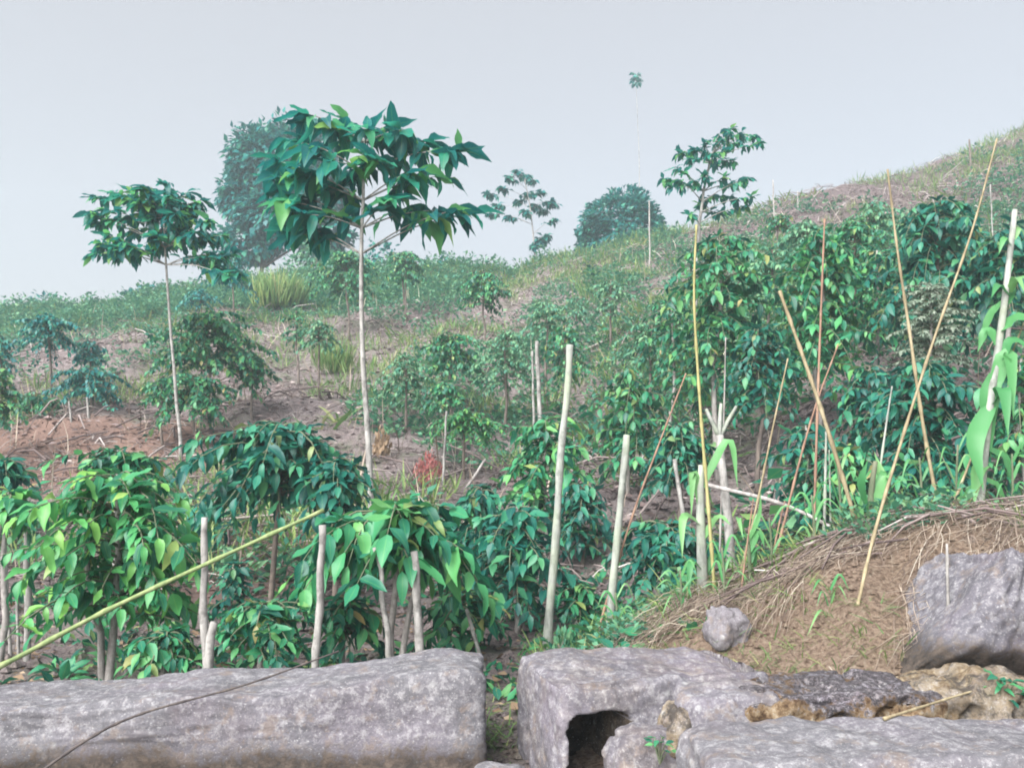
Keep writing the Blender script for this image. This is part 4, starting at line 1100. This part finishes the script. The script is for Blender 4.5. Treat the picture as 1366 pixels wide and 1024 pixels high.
keep = fbm(x * .3, y * .3, 83, 3) + .12 * sstep(33, 37, y) - .5 * bald_sum() > .03
cover('pale_grass', x[keep], y[keep], .42, L_GRASS, 'sliver', 9, 24, 1.0, 2.0)
x, y = frame(1500, -40, 45, 9, 36, .8)
cover('dry_stems', x, y, .85, L_STRAW, 'blade', 2, 23, .5, 2.4)
# undergrowth behind the stones
x, y = frame(1500, -4.5, 1.2, 5.3, 9.5, 1.0)
keep = (fbm(x * .8, y * .8, 51, 3) > -.08)
cover('undergrowth', x[keep], y[keep], .15, L_COFFEE, 'mid', 4, 7)
x, y = frame(900, .3, 5, 5.6, 8.5, 1.0)
keep = fbm(x * .9, y * .9, 53, 3) > .0
cover('undergrowth', x[keep], y[keep], .12, L_WEED, 'far', 5, 8)
# grass along the crest of the bank and in the gaps
x, y = frame(3200, .2, 5, 5.2, 7.2, 1.0)
keep = fbm(x * 1.5, y * 1.5, 55, 3) + .3 * sstep(5.5, 6.2, y) > .05
cover('bank_grass', x[keep], y[keep], .22, L_GRASS, 'blade', 7, 9, 1.1, 1.6)
x, y = frame(2600, -.3, 3, 4.4, 5.9, 1.0)
keep = fbm(x * 2, y * 2, 57, 3) + .25 * sstep(1.3, .5, x) > .10
cover('bank_grass', x[keep], y[keep], .13, L_GRASS, 'blade', 6, 10, 1.1, 1.2)
x, y = frame(1500, .2, 5, 5.3, 6.6, 1.0)
keep = fbm(x * 1.7, y * 1.7, 58, 3) > .06
cover('bank_weeds', x[keep], y[keep], .22, L_WEED, 'tiny', 16, 21, 1.0, .9, .3)
# dry straw combed down the bank
x, y = frame(26000, .35, 4.6, 4.2, 6.3, 1.0)
keep = (zt(x, y) > .25) & (1.4 * fbm(x * 2.3, y * 2.3, 61, 4) + .35 * (nrs.rand(len(x)) - .5) + .25 * sstep(4.9, 5.4, y) > .21)
strands('dry_straw', x[keep], y[keep], .24, .0021, L_STRAW, .045, 11, R(222), .6)
x, y = frame(9000, .35, 4.6, 4.5, 6.3, 1.0)
keep = (zt(x, y) > .3) & (fbm(x * 2.2, y * 2.2, 63, 3) > .04)
strands('dry_straw', x[keep], y[keep], .36, .0022, L_STRAW, .08, 14, R(228), .5)
x, y = frame(520, 1.4, 4.6, 5.2, 6.4, 1.0)
strands('dead_sticks', x, y, .55, .008, L_TWIG, .07, 12, R(195), .9)
def clods(name, x, y, size, mat, seed):
    r = np.random.RandomState(seed); n = len(x)
    v = np.array([(1, 0, 0), (0, 1, 0), (-1, 0, 0), (0, -1, 0), (.1, .1, .8), (0, 0, -.6)], float)
    f = np.array([(0, 1, 4), (1, 2, 4), (2, 3, 4), (3, 0, 4), (1, 0, 5), (2, 1, 5), (3, 2, 5), (0, 3, 5)])
    s = size * (.3 + 1.4 * r.rand(n) ** 3)
    a = r.rand(n) * 6.28
    vv = v[None] * (.6 + .7 * r.rand(n, 6, 1)) * s[:, None, None]
    X_ = vv[..., 0] * np.cos(a)[:, None] - vv[..., 1] * np.sin(a)[:, None]; Y_ = vv[..., 0] * np.sin(a)[:, None] + vv[..., 1] * np.cos(a)[:, None]
    vv = np.stack([X_ + x[:, None], Y_ + y[:, None], vv[..., 2] + zt(x, y)[:, None] + .2 * s[:, None]], -1)
    q = (f[None] + (np.arange(n) * 6)[:, None, None]).reshape(-1, 3)
    return tag(link(name, np_mesh(name, vv.reshape(-1, 3), q, mat, None, False)), kind='stuff')
x, y = frame(9000, -.4, 4.6, 4.1, 6.0, 1.0)
clods('soil_clods', x, y, .017, GROUND, 31)
x, y = frame(9000, -9, 6, 6, 16, .9)
clods('soil_clods', x, y, .05, GROUND, 32)
# leaf litter in the near hollow
x, y = frame(6000, -5, .6, 4.9, 10, 1.0)
cover('leaf_litter', x, y, .09, L_BROWN, 'tiny', 1, 13, 1.0, .15)

# ------------------------------------------------------------------ haze
bm = bmesh.new(); bmesh.ops.create_cube(bm, size=1)
me = bpy.data.meshes.new('haze'); bm.to_mesh(me); bm.free()
hz = link('haze', me, None, (0, 37, 14.5)); hz.scale = (156, 122, 41)
hz['kind'] = 'stuff'
hm = bpy.data.materials.new('haze'); hm.use_nodes = True; hm.node_tree.nodes.clear()
pv = hm.node_tree.nodes.new('ShaderNodeVolumePrincipled'); ho = hm.node_tree.nodes.new('ShaderNodeOutputMaterial')
pv.inputs['Color'].default_value = (.76, .91, 1, 1); pv.inputs['Density'].default_value = .0023
hm.node_tree.links.new(pv.outputs[0], ho.inputs['Volume'])
me.materials.append(hm)
